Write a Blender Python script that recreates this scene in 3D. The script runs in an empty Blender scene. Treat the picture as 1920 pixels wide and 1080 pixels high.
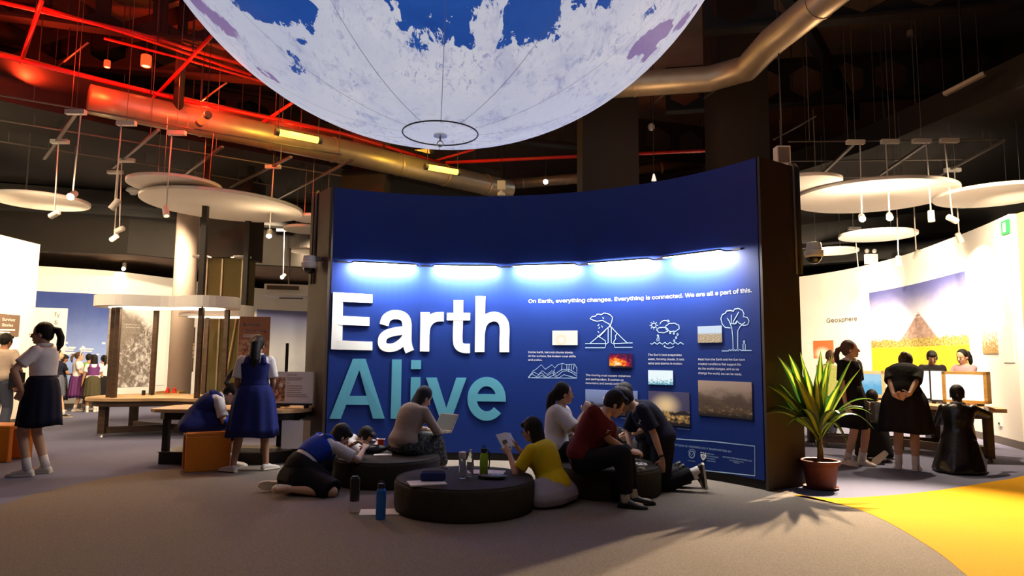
import bpy, bmesh, math, random
import numpy as np
from mathutils import Vector, Matrix

# ---------------------------------------------------------------- camera, world, exposure
random.seed(7)
SC = bpy.context.scene
COL = SC.collection
F_PX, CAM_H = 1280.0, 1.32
PITCH, ROLL = math.atan(130 / F_PX), math.radians(0.5)
FWD = Vector((0, math.cos(PITCH), math.sin(PITCH)))
_r = Vector((1, 0, 0)); _u = _r.cross(FWD)
RGT = _r * math.cos(ROLL) + _u * math.sin(ROLL)
UPV = _u * math.cos(ROLL) - _r * math.sin(ROLL)
EYE = Vector((0, 0, CAM_H))
cam_data = bpy.data.cameras.new('camera')
cam_data.sensor_width = 36.0
cam_data.lens = 36.0 * F_PX / 1920.0
cam_data.clip_start = 0.05; cam_data.clip_end = 200
cam = bpy.data.objects.new('camera', cam_data)
cam.matrix_world = Matrix((
    (RGT.x, UPV.x, -FWD.x, EYE.x), (RGT.y, UPV.y, -FWD.y, EYE.y), (RGT.z, UPV.z, -FWD.z, EYE.z), (0, 0, 0, 1)))
COL.objects.link(cam); SC.camera = cam

W = bpy.data.worlds.new('world'); SC.world = W; W.use_nodes = True
W.node_tree.nodes['Background'].inputs[0].default_value = (0.9, 0.75, 0.65, 1)
W.node_tree.nodes['Background'].inputs[1].default_value = 0.003
SC.view_settings.view_transform = 'Standard'
SC.view_settings.look = 'None'
SC.view_settings.gamma = 1.0
SC.view_settings.use_curve_mapping = False
SC.view_settings.exposure = 0.0


def ray(px, py):
    return FWD + RGT * ((px - 960) / F_PX) - UPV * ((py - 540) / F_PX)
def atz(px, py, z=0.0):
    d = ray(px, py); return EYE + d * ((z - CAM_H) / d.z)
def aty(px, py, Y):
    d = ray(px, py); return EYE + d * (Y / d.y)
def V(*a): return Vector(a)
def R(a): return math.radians(a)


def add_light(name, kind, loc, energy, color, target=None, size=0.1, size_y=None, spot=60, blend=0.5):
    L = bpy.data.lights.new(name, kind)
    L.energy = energy; L.color = color
    if kind == 'AREA':
        L.size = size
        if size_y: L.shape = 'RECTANGLE'; L.size_y = size_y
    elif kind == 'SPOT':
        L.shadow_soft_size = size; L.spot_size = R(spot); L.spot_blend = blend
    else:
        L.shadow_soft_size = size
    o = bpy.data.objects.new(name, L); COL.objects.link(o); o.location = loc
    if target is not None:
        o.rotation_euler = (Vector(target) - Vector(loc)).to_track_quat('-Z', 'Y').to_euler()
    return o

# ---------------------------------------------------------------- light levels (tuned here)
WARM = (1.0, 0.70, 0.40)
CREAM = (1.0, 0.78, 0.52)
COOL = (0.80, 0.90, 1.0)
GLOBE_GLOW = 0.62
BAR_W = 95.0
SPOT_K = 1.7          # all gallery spotlights
RIGHT_BEAM = 3300.0   # the two very bright spotlights that face the hall
HALL_SPOT = 230.0
GALLERY = .5

# ---------------------------------------------------------------- node helpers
class NX:
    """tiny wrapper: arithmetic on node sockets"""
    def __init__(s, nt, sock): s.nt, s.k = nt, sock
    def _m(s, op, *a):
        n = s.nt.nodes.new('ShaderNodeMath'); n.operation = op
        for i, x in enumerate((s,) + a):
            if isinstance(x, NX): s.nt.links.new(x.k, n.inputs[i])
            else: n.inputs[i].default_value = x
        return NX(s.nt, n.outputs[0])
    def __add__(s, o): return s._m('ADD', o)
    __radd__ = __add__
    def __sub__(s, o): return s._m('SUBTRACT', o)
    def __rsub__(s, o): return (s * -1.0) + o
    def __mul__(s, o): return s._m('MULTIPLY', o)
    __rmul__ = __mul__
    def __truediv__(s, o): return s._m('DIVIDE', o)
    def abs(s): return s._m('ABSOLUTE')
    def min(s, o): return s._m('MINIMUM', o)
    def max(s, o): return s._m('MAXIMUM', o)
    def sin(s): return s._m('SINE')
    def frac(s): return s._m('FRACT')
    def sqrt(s): return s._m('SQRT')
    def pw(s, o): return s._m('POWER', o)
    def step(s, a, b):
        n = s.nt.nodes.new('ShaderNodeMapRange'); n.interpolation_type = 'SMOOTHSTEP'
        s.nt.links.new(s.k, n.inputs[0]); n.inputs[1].default_value = a; n.inputs[2].default_value = b
        return NX(s.nt, n.outputs[0])


class MatB:
    def __init__(s, name):
        s.m = bpy.data.materials.new(name); s.m.use_nodes = True
        s.nt = s.m.node_tree; s.b = s.nt.nodes['Principled BSDF']
        s.tc = s.nt.nodes.new('ShaderNodeTexCoord')
    def xyz(s, which='Object'):
        n = s.nt.nodes.new('ShaderNodeSeparateXYZ'); s.nt.links.new(s.tc.outputs[which], n.inputs[0])
        return [NX(s.nt, n.outputs[i]) for i in range(3)]
    def vec(s, x, y, z):
        n = s.nt.nodes.new('ShaderNodeCombineXYZ')
        for i, a in enumerate((x, y, z)):
            if isinstance(a, NX): s.nt.links.new(a.k, n.inputs[i])
            else: n.inputs[i].default_value = a
        return NX(s.nt, n.outputs[0])
    def noise(s, scale, detail=3, rough=0.55, vec=None, which='Object', dist=0.0):
        n = s.nt.nodes.new('ShaderNodeTexNoise'); n.inputs['Scale'].default_value = scale
        n.inputs['Detail'].default_value = detail; n.inputs['Roughness'].default_value = rough
        n.inputs['Distortion'].default_value = dist
        s.nt.links.new(vec.k if vec else s.tc.outputs[which], n.inputs['Vector'])
        return NX(s.nt, n.outputs[0])
    def voro(s, scale, vec=None, which='Object'):
        n = s.nt.nodes.new('ShaderNodeTexVoronoi'); n.inputs['Scale'].default_value = scale
        s.nt.links.new(vec.k if vec else s.tc.outputs[which], n.inputs['Vector'])
        return NX(s.nt, n.outputs[0])
    def mix(s, f, a, b):
        n = s.nt.nodes.new('ShaderNodeMix'); n.data_type = 'RGBA'
        if isinstance(f, NX): s.nt.links.new(f.k, n.inputs[0])
        else: n.inputs[0].default_value = f
        for i, x in ((6, a), (7, b)):
            if isinstance(x, NX): s.nt.links.new(x.k, n.inputs[i])
            else: n.inputs[i].default_value = (*x, 1)
        return NX(s.nt, n.outputs[2])
    def color(s, c): s.nt.links.new(c.k, s.b.inputs['Base Color'])
    def emit(s, c, k):
        if isinstance(c, NX): s.nt.links.new(c.k, s.b.inputs['Emission Color'])
        else: s.b.inputs['Emission Color'].default_value = (*c, 1)
        s.b.inputs['Emission Strength'].default_value = k
    def bump(s, h, strength=0.3, dist=0.01):
        n = s.nt.nodes.new('ShaderNodeBump'); n.inputs['Strength'].default_value = strength
        n.inputs['Distance'].default_value = dist
        s.nt.links.new(h.k, n.inputs['Height']); s.nt.links.new(n.outputs[0], s.b.inputs['Normal'])
    def set(s, rough=0.6, metal=0.0, spec=0.5):
        s.b.inputs['Roughness'].default_value = rough; s.b.inputs['Metallic'].default_value = metal
        s.b.inputs['Specular IOR Level'].default_value = spec; return s


def mat(name, c, rough=0.6, metal=0.0, spec=0.4, var=0.12, scale=14, bump=0.0, bscale=None):
    """plain painted / woven surface with a little procedural variation"""
    B = MatB(name).set(rough, metal, spec)
    n = B.noise(scale, 3)
    lo = tuple(x * (1 - var) for x in c); hi = tuple(min(1, x * (1 + var)) for x in c)
    B.color(B.mix(n, lo, hi))
    if bump: B.bump(B.noise(bscale or scale * 3, 4), bump, 0.01)
    return B.m

def glow(name, c, k):
    B = MatB(name).set(0.4)
    n = B.noise(8, 1)
    col = B.mix(n * 0.2, c, tuple(x * 0.92 for x in c))
    B.color(col); B.emit(col, k); return B.m

def glass(name, c=(0.95, 0.97, 0.97), rough=0.05, alpha=1.0):
    B = MatB(name).set(rough)
    B.b.inputs['Transmission Weight'].default_value = alpha
    B.b.inputs['IOR'].default_value = 1.2
    B.color(B.mix(B.noise(6, 1), c, tuple(x * .95 for x in c)))
    return B.m

# ---------------------------------------------------------------- mesh builder
class MB:
    def __init__(s): s.v, s.f = [], []
    def ring(s, pts):
        i = len(s.v); s.v += [tuple(p) for p in pts]; return list(range(i, i + len(pts)))
    def loft(s, rings, cap=True, close=True):
        ids = [s.ring(r) for r in rings]; n = len(ids[0])
        for a, b in zip(ids, ids[1:]):
            for i in range(n if close else n - 1):
                j = (i + 1) % n; s.f.append((a[i], a[j], b[j], b[i]))
        if cap: s.f.append(tuple(reversed(ids[0]))); s.f.append(tuple(ids[-1]))
        return s
    def box(s, c, d, M=None, taper=1.0):
        x, y, z = (k / 2 for k in d); pts = []
        for sz in (-1, 1):
            t = taper if sz > 0 else 1
            for a, b in ((-1, -1), (1, -1), (1, 1), (-1, 1)):
                p = V(a * x * t, b * y * t, sz * z)
                if M: p = M @ p
                pts.append(p + Vector(c))
        i = len(s.v); s.v += [tuple(p) for p in pts]
        for q in ((3, 2, 1, 0), (4, 5, 6, 7), (0, 1, 5, 4), (1, 2, 6, 5), (2, 3, 7, 6), (3, 0, 4, 7)):
            s.f.append(tuple(i + k for k in q))
        return s
    def bar(s, p0, p1, w, h=None, up=(0, 0, 1)):
        p0, p1 = Vector(p0), Vector(p1); h = h or w
        d = (p1 - p0).normalized(); u = Vector(up)
        if abs(d.dot(u)) > .98: u = V(1, 0, 0)
        a = d.cross(u).normalized() * (w / 2); b = a.cross(d).normalized() * (h / 2)
        return s.loft([[p - a - b, p + a - b, p + a + b, p - a + b] for p in (p0, p1)])
    def tube(s, pts, r, n=10, closed=False):
        pts = [Vector(p) for p in pts]; rr = r if isinstance(r, (list, tuple)) else [r] * len(pts)
        rings = []; u = None; m = len(pts)
        for i, p in enumerate(pts):
            if closed: d = (pts[(i + 1) % m] - pts[i - 1])
            else: d = pts[min(i + 1, m - 1)] - pts[max(i - 1, 0)]
            d.normalize()
            if u is None: u = d.orthogonal().normalized()
            u = (u - d * u.dot(d)).normalized(); w = d.cross(u)
            rings.append([p + (u * math.cos(t) + w * math.sin(t)) * rr[i] for t in (2 * math.pi * k / n for k in range(n))])
        if closed: rings.append(rings[0])
        return s.loft(rings, cap=not closed)
    def limb(s, pts, rs, n=12):
        """tapering limb with rounded ends"""
        pts = [Vector(p) for p in pts]
        d0 = (pts[0] - pts[1]).normalized(); d1 = (pts[-1] - pts[-2]).normalized()
        P = [pts[0] + d0 * rs[0] * .9, pts[0] + d0 * rs[0] * .55] + pts + [pts[-1] + d1 * rs[-1] * .55, pts[-1] + d1 * rs[-1] * .9]
        Q = [rs[0] * .3, rs[0] * .8] + list(rs) + [rs[-1] * .8, rs[-1] * .3]
        return s.tube(P, Q, n)
    def ell(s, c, r, M=None, n=14, m=9):
        rings = []
        for i in range(1, m):
            t = math.pi * i / m; ring = []
            for k in range(n):
                a = 2 * math.pi * k / n
                p = V(r[0] * math.sin(t) * math.cos(a), r[1] * math.sin(t) * math.sin(a), -r[2] * math.cos(t))
                ring.append((M @ p if M else p) + Vector(c))
            rings.append(ring)
        return s.loft(rings)
    def lathe(s, prof, c=(0, 0, 0), n=32, M=None, cap=True):
        rings = []
        for r, z in prof:
            ring = []
            for k in range(n):
                p = V(r * math.cos(2 * math.pi * k / n), r * math.sin(2 * math.pi * k / n), z)
                ring.append((M @ p if M else p) + Vector(c))
            rings.append(ring)
        return s.loft(rings, cap)
    def prism(s, outline, z0, z1):
        return s.loft([[(x, y, z) for x, y in outline] for z in (z0, z1)])
    def build(s, name, m, parent=None, smooth=False, kind=None, uv=None, auto=None):
        me = bpy.data.meshes.new(name)
        me.from_pydata([tuple(v) for v in s.v], [], s.f)
        if uv is not None:
            L = me.uv_layers.new(name='UVMap')
            for lp in me.loops: L.data[lp.index].uv = uv[lp.vertex_index]
        me.validate(); me.update()
        bm = bmesh.new(); bm.from_mesh(me)
        if uv is None: bmesh.ops.recalc_face_normals(bm, faces=bm.faces)
        bm.to_mesh(me); bm.free()
        if smooth:
            me.polygons.foreach_set('use_smooth', [True] * len(me.polygons))
            if auto: me.set_sharp_from_angle(angle=R(auto))
        if m: me.materials.append(m)
        o = bpy.data.objects.new(name, me); COL.objects.link(o)
        if parent: o.parent = parent
        if kind: o['kind'] = kind
        return o


def tag(o, label, cat, group=None):
    o['label'] = label; o['category'] = cat
    if group: o['group'] = group
    return o
def thing(name, label, cat, loc=(0, 0, 0), rz=0, group=None):
    o = bpy.data.objects.new(name, None); COL.objects.link(o)
    o.location = loc; o.rotation_euler = (0, 0, rz); o.empty_display_size = .1
    return tag(o, label, cat, group)
def copy_thing(root, label=None, loc=None, rz=None):
    r = root.copy(); COL.objects.link(r)
    if label: r['label'] = label
    if loc is not None: r.location = loc
    if rz is not None: r.rotation_euler = (0, 0, rz)
    for ch in list(root.children):
        c = ch.copy(); COL.objects.link(c); c.parent = r
        for g in ch.children:
            d = g.copy(); COL.objects.link(d); d.parent = c
    return r

# ---------------------------------------------------------------- curved walls: (distance along, height) -> point
class Wall:
    def __init__(s, pts):
        s.p = np.array(pts, float); d = np.diff(s.p, axis=0)
        s.L = np.r_[0, np.cumsum(np.hypot(*d.T))]
        nv = np.c_[d[:, 1], -d[:, 0]]; nv /= np.hypot(*nv.T)[:, None]
        mid = (s.p[:-1] + s.p[1:]) / 2
        if (nv * -mid).sum() < 0: nv = -nv
        s.n = np.vstack([nv[:1], (nv[:-1] + nv[1:]) / 2, nv[-1:]])
        s.n /= np.hypot(*s.n.T)[:, None]
    def P(s, a, z, off=0.0):
        x = np.interp(a, s.L, s.p[:, 0]); y = np.interp(a, s.L, s.p[:, 1])
        nx = np.interp(a, s.L, s.n[:, 0]); ny = np.interp(a, s.L, s.n[:, 1])
        # beyond the ends: go on straight
        for lim, i, j in ((0, 0, 1), (s.L[-1], -1, -2)):
            e = (lim - a) if i == 0 else (a - lim)
            if e > 0:
                t = s.p[i] - s.p[j]; t = t / np.hypot(*t); x += t[0] * e; y += t[1] * e
        return Vector((x + nx * off, y + ny * off, z))
    def hit(s, px, py):
        d = ray(px, py); best = None
        n = len(s.p) - 1
        for i in range(n):
            a, b = s.p[i], s.p[i + 1]; e = b - a
            den = d.x * e[1] - d.y * e[0]
            if abs(den) < 1e-9: continue
            t = (a[0] * e[1] - a[1] * e[0]) / den
            u = (a[0] * d.y - a[1] * d.x) / den
            lo = -8 if i == 0 else 0; hi = 9 if i == n - 1 else 1
            if t > 0 and lo <= u <= hi and (best is None or t < best[0]):
                best = (t, s.L[i] + u * (s.L[i + 1] - s.L[i]))
        t, a = best
        return a, CAM_H + d.z * t
    def patch(s, name, m, a0, a1, z0, z1, off, thick=0.0, parent=None, n=None, kind=None):
        """curved slab following the wall, with UVs 0..1 on its face"""
        n = n or max(2, int(abs(a1 - a0) / .12)); mb = MB(); uv = []
        rows = [(z0, off), (z1, off)]
        if thick: rows = [(z0, off - thick), (z0, off), (z1, off), (z1, off - thick)]
        for z, o in rows:
            for i in range(n + 1):
                u = i / n; mb.v.append(tuple(s.P(a0 + (a1 - a0) * u, z, o))); uv.append((u, (z - z0) / (z1 - z0)))
        k = n + 1
        for r in range(len(rows) - 1):
            for i in range(n): mb.f.append((r * k + i, r * k + i + 1, (r + 1) * k + i + 1, (r + 1) * k + i))
        if thick:
            mb.f.append((0, k, 2 * k, 3 * k)); mb.f.append((n, 3 * k + n, 2 * k + n, k + n))
        return mb.build(name, m, parent, kind=kind, uv=uv)
    def px_patch(s, name, m, x0, y0, x1, y1, off, thick=0.0, parent=None, z=None):
        """patch from two opposite corners (upper left, lower right)"""
        a0, za = s.hit(x0, y0); a1, zb = s.hit(x1, y1)
        return s.patch(name, m, min(a0, a1), max(a0, a1), min(za, zb), max(za, zb), off, thick, parent)
    def ribbon(s, name, m, polys, width, off, parent=None):
        """flat printed line work; polys = pixel polylines projected on the wall"""
        mb = MB()
        for poly in polys:
            q = [Vector(s.hit(*p)) for p in poly]
            L, Rr = [], []
            for i, p in enumerate(q):
                d = (q[min(i + 1, len(q) - 1)] - q[max(i - 1, 0)]); d = d.normalized() if d.length > 1e-6 else Vector((1, 0))
                nn = Vector((-d.y, d.x)) * width / 2; L.append(p + nn); Rr.append(p - nn)
            i0 = len(mb.v)
            for a, b in zip(L, Rr): mb.v += [tuple(s.P(a.x, a.y, off)), tuple(s.P(b.x, b.y, off))]
            for i in range(len(q) - 1): mb.f.append((i0 + 2 * i, i0 + 2 * i + 1, i0 + 2 * i + 3, i0 + 2 * i + 2))
        return mb.build(name, m, parent)


try:
    SANS = bpy.data.fonts.load(bpy.utils.resource_path('LOCAL') + '/datafiles/fonts/Inter.woff2')
except Exception:
    SANS = None


def text_mesh(txt, bold=0.0, cut=None, spacing=1.0):
    cu = bpy.data.curves.new('lettering', 'FONT'); cu.body = txt; cu.size = 1.0
    if SANS: cu.font = SANS
    cu.offset = 0.0; cu.resolution_u = 3; cu.space_character = spacing
    o = bpy.data.objects.new('lettering', cu)
    me = bpy.data.meshes.new_from_object(o)
    bpy.data.objects.remove(o); bpy.data.curves.remove(cu)
    bm = bmesh.new(); bm.from_mesh(me); bpy.data.meshes.remove(me)
    if bold:      # heavier weight: the glyph laid down twice, a hair apart
        r = bmesh.ops.duplicate(bm, geom=bm.verts[:] + bm.edges[:] + bm.faces[:])
        bmesh.ops.translate(bm, vec=(.020, 0, 0), verts=[g for g in r['geom'] if isinstance(g, bmesh.types.BMVert)])
    xs = [v.co.x for v in bm.verts]
    if cut:
        x = min(xs) + cut
        while x < max(xs):
            bmesh.ops.bisect_plane(bm, geom=bm.verts[:] + bm.edges[:] + bm.faces[:], plane_co=(x, 0, 0), plane_no=(1, 0, 0)); x += cut
    return bm

def wall_text(wall, name, m, txt, x0, y0, x1, cap_px, parent, off=0.004, bold=0.0, y1=None, spacing=1.0, cut=None, capscale=None):
    """text whose baseline starts at pixel (x0,y0) and ends at x1; cap_px = cap height in pixels at the start"""
    a0, z0 = wall.hit(x0, y0); a1, _ = wall.hit(x1, y0 if y1 is None else y1)
    _, zt = wall.hit(x0, y0 - cap_px)
    bm = text_mesh(txt, bold, cut, spacing)
    xs = [v.co.x for v in bm.verts]; mn, w = min(xs), max(xs) - min(xs)
    sx = (a1 - a0) / w; sy = (zt - z0) / 0.73
    for v in bm.verts:
        v.co = wall.P(a0 + (v.co.x - mn) * sx, z0 + v.co.y * sy, off)
    me = bpy.data.meshes.new(name); bm.to_mesh(me); bm.free(); me.materials.append(m)
    o = bpy.data.objects.new(name, me); COL.objects.link(o); o.parent = parent
    return o

def flat_text(name, m, txt, origin, xdir, ydir, width, cap, parent, bold=0.0, center=False):
    """text laid on a flat face: origin = baseline start, axes in the parent's space"""
    bm = text_mesh(txt, bold); xs = [v.co.x for v in bm.verts]; mn, w = min(xs), max(xs) - min(xs)
    X, Y, O = Vector(xdir), Vector(ydir), Vector(origin)
    sx = width / w; sy = cap / .73
    for v in bm.verts: v.co = O + X * ((v.co.x - mn) * sx) + Y * (v.co.y * sy)
    me = bpy.data.meshes.new(name); bm.to_mesh(me); bm.free(); me.materials.append(m)
    o = bpy.data.objects.new(name, me); COL.objects.link(o); o.parent = parent
    return o
# ---------------------------------------------------------------- materials of the place
def carpet_mat(name, c, var=0.35):
    B = MatB(name).set(0.95, 0, 0.1)
    n = B.noise(160, 2, .7); big = B.noise(.9, 3)
    f = (n - .5) * 1.6 + .5
    col = B.mix(f.step(.15, .85), tuple(x * (1 - var) for x in c), tuple(x * (1 + var) for x in c))
    B.color(B.mix(big * .35, col, tuple(x * .7 for x in c)))
    B.bump(B.noise(260, 2), .5, .006); return B.m
M_BLUEGREY = carpet_mat('blue_grey_carpet', (.17, .175, .27))
M_TAUPE = carpet_mat('taupe_carpet', (.215, .178, .145))
M_YELLOW = carpet_mat('yellow_carpet', (.58, .29, .004), .2)
M_BLACK = mat('black_paint', (.012, .010, .009), .75)
M_DARKCEIL = mat('dark_ceiling_paint', (.014, .010, .007), .85, var=.3, scale=3)
M_SLAB = mat('slab_concrete', (.24, .17, .13), .9, var=.3, scale=2)
M_BROWNBLACK = mat('brown_black_panel', (.035, .022, .015), .55, var=.2, scale=5)
M_PILLAR = mat('pillar_paint', (.022, .014, .009), .7, var=.2, scale=3)
M_WALLBLUE = mat('blue_wall_paint', (.004, .021, .145), .55, spec=.22, var=.06, scale=5)
M_WHITEWALL = mat('warm_white_wall', (.80, .76, .70), .75, var=.03, scale=2)
M_WHITE = mat('white_paint', (.82, .80, .77), .55, var=.03)
M_STEEL = mat('brushed_steel', (.55, .53, .50), .35, .9)
M_DUCT = mat('galvanised_duct', (.42, .33, .22), .42, .55, var=.2, scale=6)
M_REDPIPE = mat('red_pipe_paint', (.55, .02, .015), .4)
M_GREYMETAL = mat('grey_metal', (.15, .12, .10), .45, .3)
M_DARKMETAL = mat('dark_metal', (.03, .025, .022), .45, .3)
M_OLIVE = mat('olive_felt', (.13, .10, .035), .9, var=.25, scale=30)
M_WOOD = None
def wood_mat(name, a, b, sc=3):
    B = MatB(name).set(.5)
    x, y, z = B.xyz(); n = B.noise(sc, 4, .6, vec=B.vec(x * 1.2, y * 1.2, z * 9.0), dist=1.0)
    B.color(B.mix(n.step(.35, .7), a, b)); return B.m
M_WOOD = wood_mat('oak_top', (.55, .34, .16), (.70, .46, .24))
M_DARKWOOD = wood_mat('dark_stained_wood', (.055, .03, .017), (.10, .055, .03))
M_BOXWOOD = wood_mat('golden_plywood', (.50, .28, .06), (.62, .38, .11))
M_PRINT_W = mat('white_print', (.85, .84, .80), .5, var=.02)
M_PRINT_AQUA = mat('aqua_print', (.09, .33, .44), .5, var=.04)
M_PRINT_PALE = mat('pale_blue_print', (.45, .62, .78), .5, var=.03)
M_PRINT_K = mat('dark_print', (.10, .07, .06), .6, var=.03)
M_PAPER = mat('white_paper', (.80, .76, .74), .8, var=.04)

# ---------------------------------------------------------------- floor: blue grey carpet with a round taupe field and a yellow field
def poly_obj(name, pts, z, m, kind='structure'):
    mb = MB(); n = len(pts)
    mb.v = [(x, y, z) for x, y in pts] + [(x, y, z - .004) for x, y in pts]
    mb.f = [tuple(range(n))] + [(i, i + n, (i + 1) % n + n, (i + 1) % n) for i in range(n)]
    return mb.build(name, m, kind=kind)
mb = MB().box((0, 12, -.1), (34, 32, .2)); mb.build('floor', M_BLUEGREY, kind='structure')

def smooth(pts, k=6):
    out = []; n = len(pts)
    for i in range(n - 1):
        p0, p1, p2, p3 = (Vector(pts[max(i - 1, 0)]), Vector(pts[i]), Vector(pts[i + 1]), Vector(pts[min(i + 2, n - 1)]))
        for j in range(k):
            t = j / k
            out.append(tuple(.5 * ((2 * p1) + (-p0 + p2) * t + (2 * p0 - 5 * p1 + 4 * p2 - p3) * t * t + (-p0 + 3 * p1 - 3 * p2 + p3) * t ** 3)))
    return out + [tuple(pts[-1])]
def fl(px, py): p = atz(px, py); return (p.x, p.y)
left_edge = [fl(*p) for p in [(0, 948), (50, 931), (100, 918), (185, 900), (260, 888), (335, 878), (430, 868), (520, 862)]]
right_edge = [fl(*p) for p in [(1390, 905), (1452, 916), (1500, 928), (1530, 937), (1600, 953), (1650, 973), (1700, 1000), (1760, 1038), (1800, 1070)]]
cx, cy, cr = -.72, 5.94, 3.81
arc_front = [(cx + cr * math.cos(a), cy + cr * math.sin(a)) for a in np.linspace(R(-28), R(-162), 24)]
taupe = smooth([(-4.5, 5.6)] + left_edge + [(-1.9, 8.75), (-.5, 9.0), (.9, 8.7), (2.1, 8.0)] + right_edge + [(2.72, 4.0)], 5) + arc_front
poly_obj('carpet_field', taupe, .004, M_TAUPE)
yel_edge = [fl(*p) for p in [(1488, 930), (1560, 935), (1600, 934), (1650, 931), (1700, 927), (1760, 920), (1800, 914), (1860, 904), (1919, 893)]]
yellow = smooth(yel_edge + [(7.4, 9.3), (8.6, 7.5), (7.5, 4.5), (5.5, 3.0), (3.2, 3.0), (2.72, 4.0)], 5) + smooth(list(reversed(right_edge[2:])), 5)[1:]
poly_obj('yellow_carpet_field', yellow, .0065, M_YELLOW)

# ---------------------------------------------------------------- the curved blue wall
WH = 3.45
BC, BR = V(-.577, 5.338), 3.591
ta = math.atan2(8.50 - BC.y, -2.26 - BC.x); tb = math.atan2(7.07 - BC.y, 2.585 - BC.x)
angs = np.linspace(ta, tb, 61)
BW = Wall([(BC.x + BR * math.cos(a), BC.y + BR * math.sin(a)) for a in angs])
THK = .10
mb = MB(); n = len(angs)
for rad, z in ((BR, .10), (BR, WH), (BR + THK, WH), (BR + THK, .10)):
    mb.ring([(BC.x + rad * math.cos(a), BC.y + rad * math.sin(a), z) for a in angs])
for r in range(4):
    a, b = r * n, ((r + 1) % 4) * n
    for i in range(n - 1): mb.f.append((a + i, a + i + 1, b + i + 1, b + i))
mb.f += [(0, n, 2 * n, 3 * n), (n - 1, 4 * n - 1, 3 * n - 1, 2 * n - 1)]
blue = mb.build('wall_middle', M_WALLBLUE, kind='structure')
mb = MB()
for rad, z in ((BR + .03, 0), (BR + .03, .10), (BR + THK, .10), (BR + THK, 0)):
    mb.ring([(BC.x + rad * math.cos(a), BC.y + rad * math.sin(a), z) for a in angs])
for r in range(4):
    a, b = r * n, ((r + 1) % 4) * n
    for i in range(n - 1): mb.f.append((a + i, a + i + 1, b + i + 1, b + i))
mb.f += [(0, n, 2 * n, 3 * n), (n - 1, 4 * n - 1, 3 * n - 1, 2 * n - 1)]
mb.build('baseboard_middle', M_BLACK, kind='structure')
# dark panelled ends of the wall
def end_panel(ang, sgn, length, skew):
    d = V(math.cos(ang), math.sin(ang), 0); t = V(-d.y, d.x, 0) * sgn
    p0 = V(BC.x, BC.y, 0) + d * (BR - .004) + t * .020; p1 = V(BC.x, BC.y, 0) + d * (BR + length) + t * skew
    mb = MB(); w = t * .03
    mb.loft([[p + V(0, 0, z) for p in (p0, p1, p1 + w, p0 + w)] for z in (0, WH)])
    mb.build('end_panel', M_BROWNBLACK, blue)
    return p1 + w
endR = end_panel(tb, -1, .66, -.06)
endL = end_panel(ta, 1, .66, .12)

# white tube lights standing off the blue wall
M_LED = glow('led_strip', (1.0, .97, .92), 14)
bars = [((655, 490), (783, 496)), ((810, 497), (937, 500)), ((962, 497), (1087, 494)), ((1107, 492), (1230, 484)), ((1252, 481), (1370, 463))]
BZ = 2.50
names = ['nearest the dark left end of the blue wall', 'above the r of the big white word', 'in the middle of the blue wall', 'above the words Everything is connected', 'at the right end of the blue wall']
for (p, q), nm in zip(bars, names):
    a0 = BW.hit(p[0] + 3, 500)[0]; a1 = BW.hit(q[0] - 3, 500)[0]
    o0 = BW.P(a0, BZ, .14); o1 = BW.P(a1, BZ, .14); mid = (o0 + o1) / 2
    t = thing('bar_light', 'slim white bar light ' + nm, 'light', mid, group='bar lights along the blue wall')
    e0, e1 = o0 - mid, o1 - mid; dn = V(0, 0, -1)
    inw = (BW.P((a0 + a1) / 2, BZ, 0) - mid).normalized()
    MB().bar(e0, e1, .035, .018).build('housing', M_DARKMETAL, t)
    MB().bar(e0 * .985 + dn * .013 + inw * .004, e1 * .985 + dn * .013 + inw * .004, .026, .008).build('diffuser', M_LED, t)
    for e, s in ((e0, 1), (e1, -1)):
        base = BW.P((a0 if s > 0 else a1) - s * .05, BZ - .0, .0) - mid
        MB().tube([e, e + (base - e) * .5 + dn * .01, base], .007, 6).build('arm', M_DARKMETAL, t)
        b2 = BW.P((a0 if s > 0 else a1) - s * .17, BZ - .0, .0) - mid
        MB().bar(base - inw * .012, b2 - inw * .012, .02, .02).build('bracket', M_DARKMETAL, t)
    L = add_light('bar_lamp', 'AREA', mid + dn * .022 + inw * .0, BAR_W, (1.0, .96, .90), mid + dn * .8 + inw * .8, (e1 - e0).length * .97, .03)
    # keep the long side of the lamp along the bar
    zax = -(dn * .8 + inw * .8).normalized(); xax = (e1 - e0).normalized(); yax = zax.cross(xax)
    L.matrix_world = Matrix(((xax.x, yax.x, zax.x, mid.x), (xax.y, yax.y, zax.y, mid.y), (xax.z, yax.z, zax.z, mid.z - .022), (0, 0, 0, 1)))

# ---------------------------------------------------------------- writing and pictures on the blue wall
def letters(specs, m, ox, oy, sc=5.047):
    """big cut-out letters: each letter is made of strokes and plates whose outline was read off the photo"""
    for shapes in specs:
        mb = MB(); k = 0
        for sh in shapes:
            off = .012 + k * .0004; k += 1
            if sh[0] == 'p': quads = [[(ox + x / sc, oy + y / sc) for x, y in sh[1]]]
            else:
                q = [Vector((ox + x / sc, oy + y / sc)) for x, y in (smooth(sh[1], 6) if len(sh) < 4 else sh[1])]; w = sh[2] / sc / 2; quads = []; L = []
                for i, p in enumerate(q):
                    d = (q[min(i + 1, len(q) - 1)] - q[max(i - 1, 0)]).normalized(); nn = Vector((-d.y, d.x)) * w; L.append((p + nn, p - nn))
                for (a, b), (c, d) in zip(L, L[1:]): quads.append([a, b, d, c])
            for Q in quads:
                hs = [BW.hit(*p) for p in Q]; n = len(Q); i0 = len(mb.v)
                mb.v += [tuple(BW.P(a, z, off)) for a, z in hs] + [tuple(BW.P(a, z, 0)) for a, z in hs]
                mb.f.append(tuple(range(i0, i0 + n))); mb.f += [(i0 + i, i0 + n + i, i0 + n + (i + 1) % n, i0 + (i + 1) % n) for i in range(n)]
        mb.build('letter', m, blue)
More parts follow.
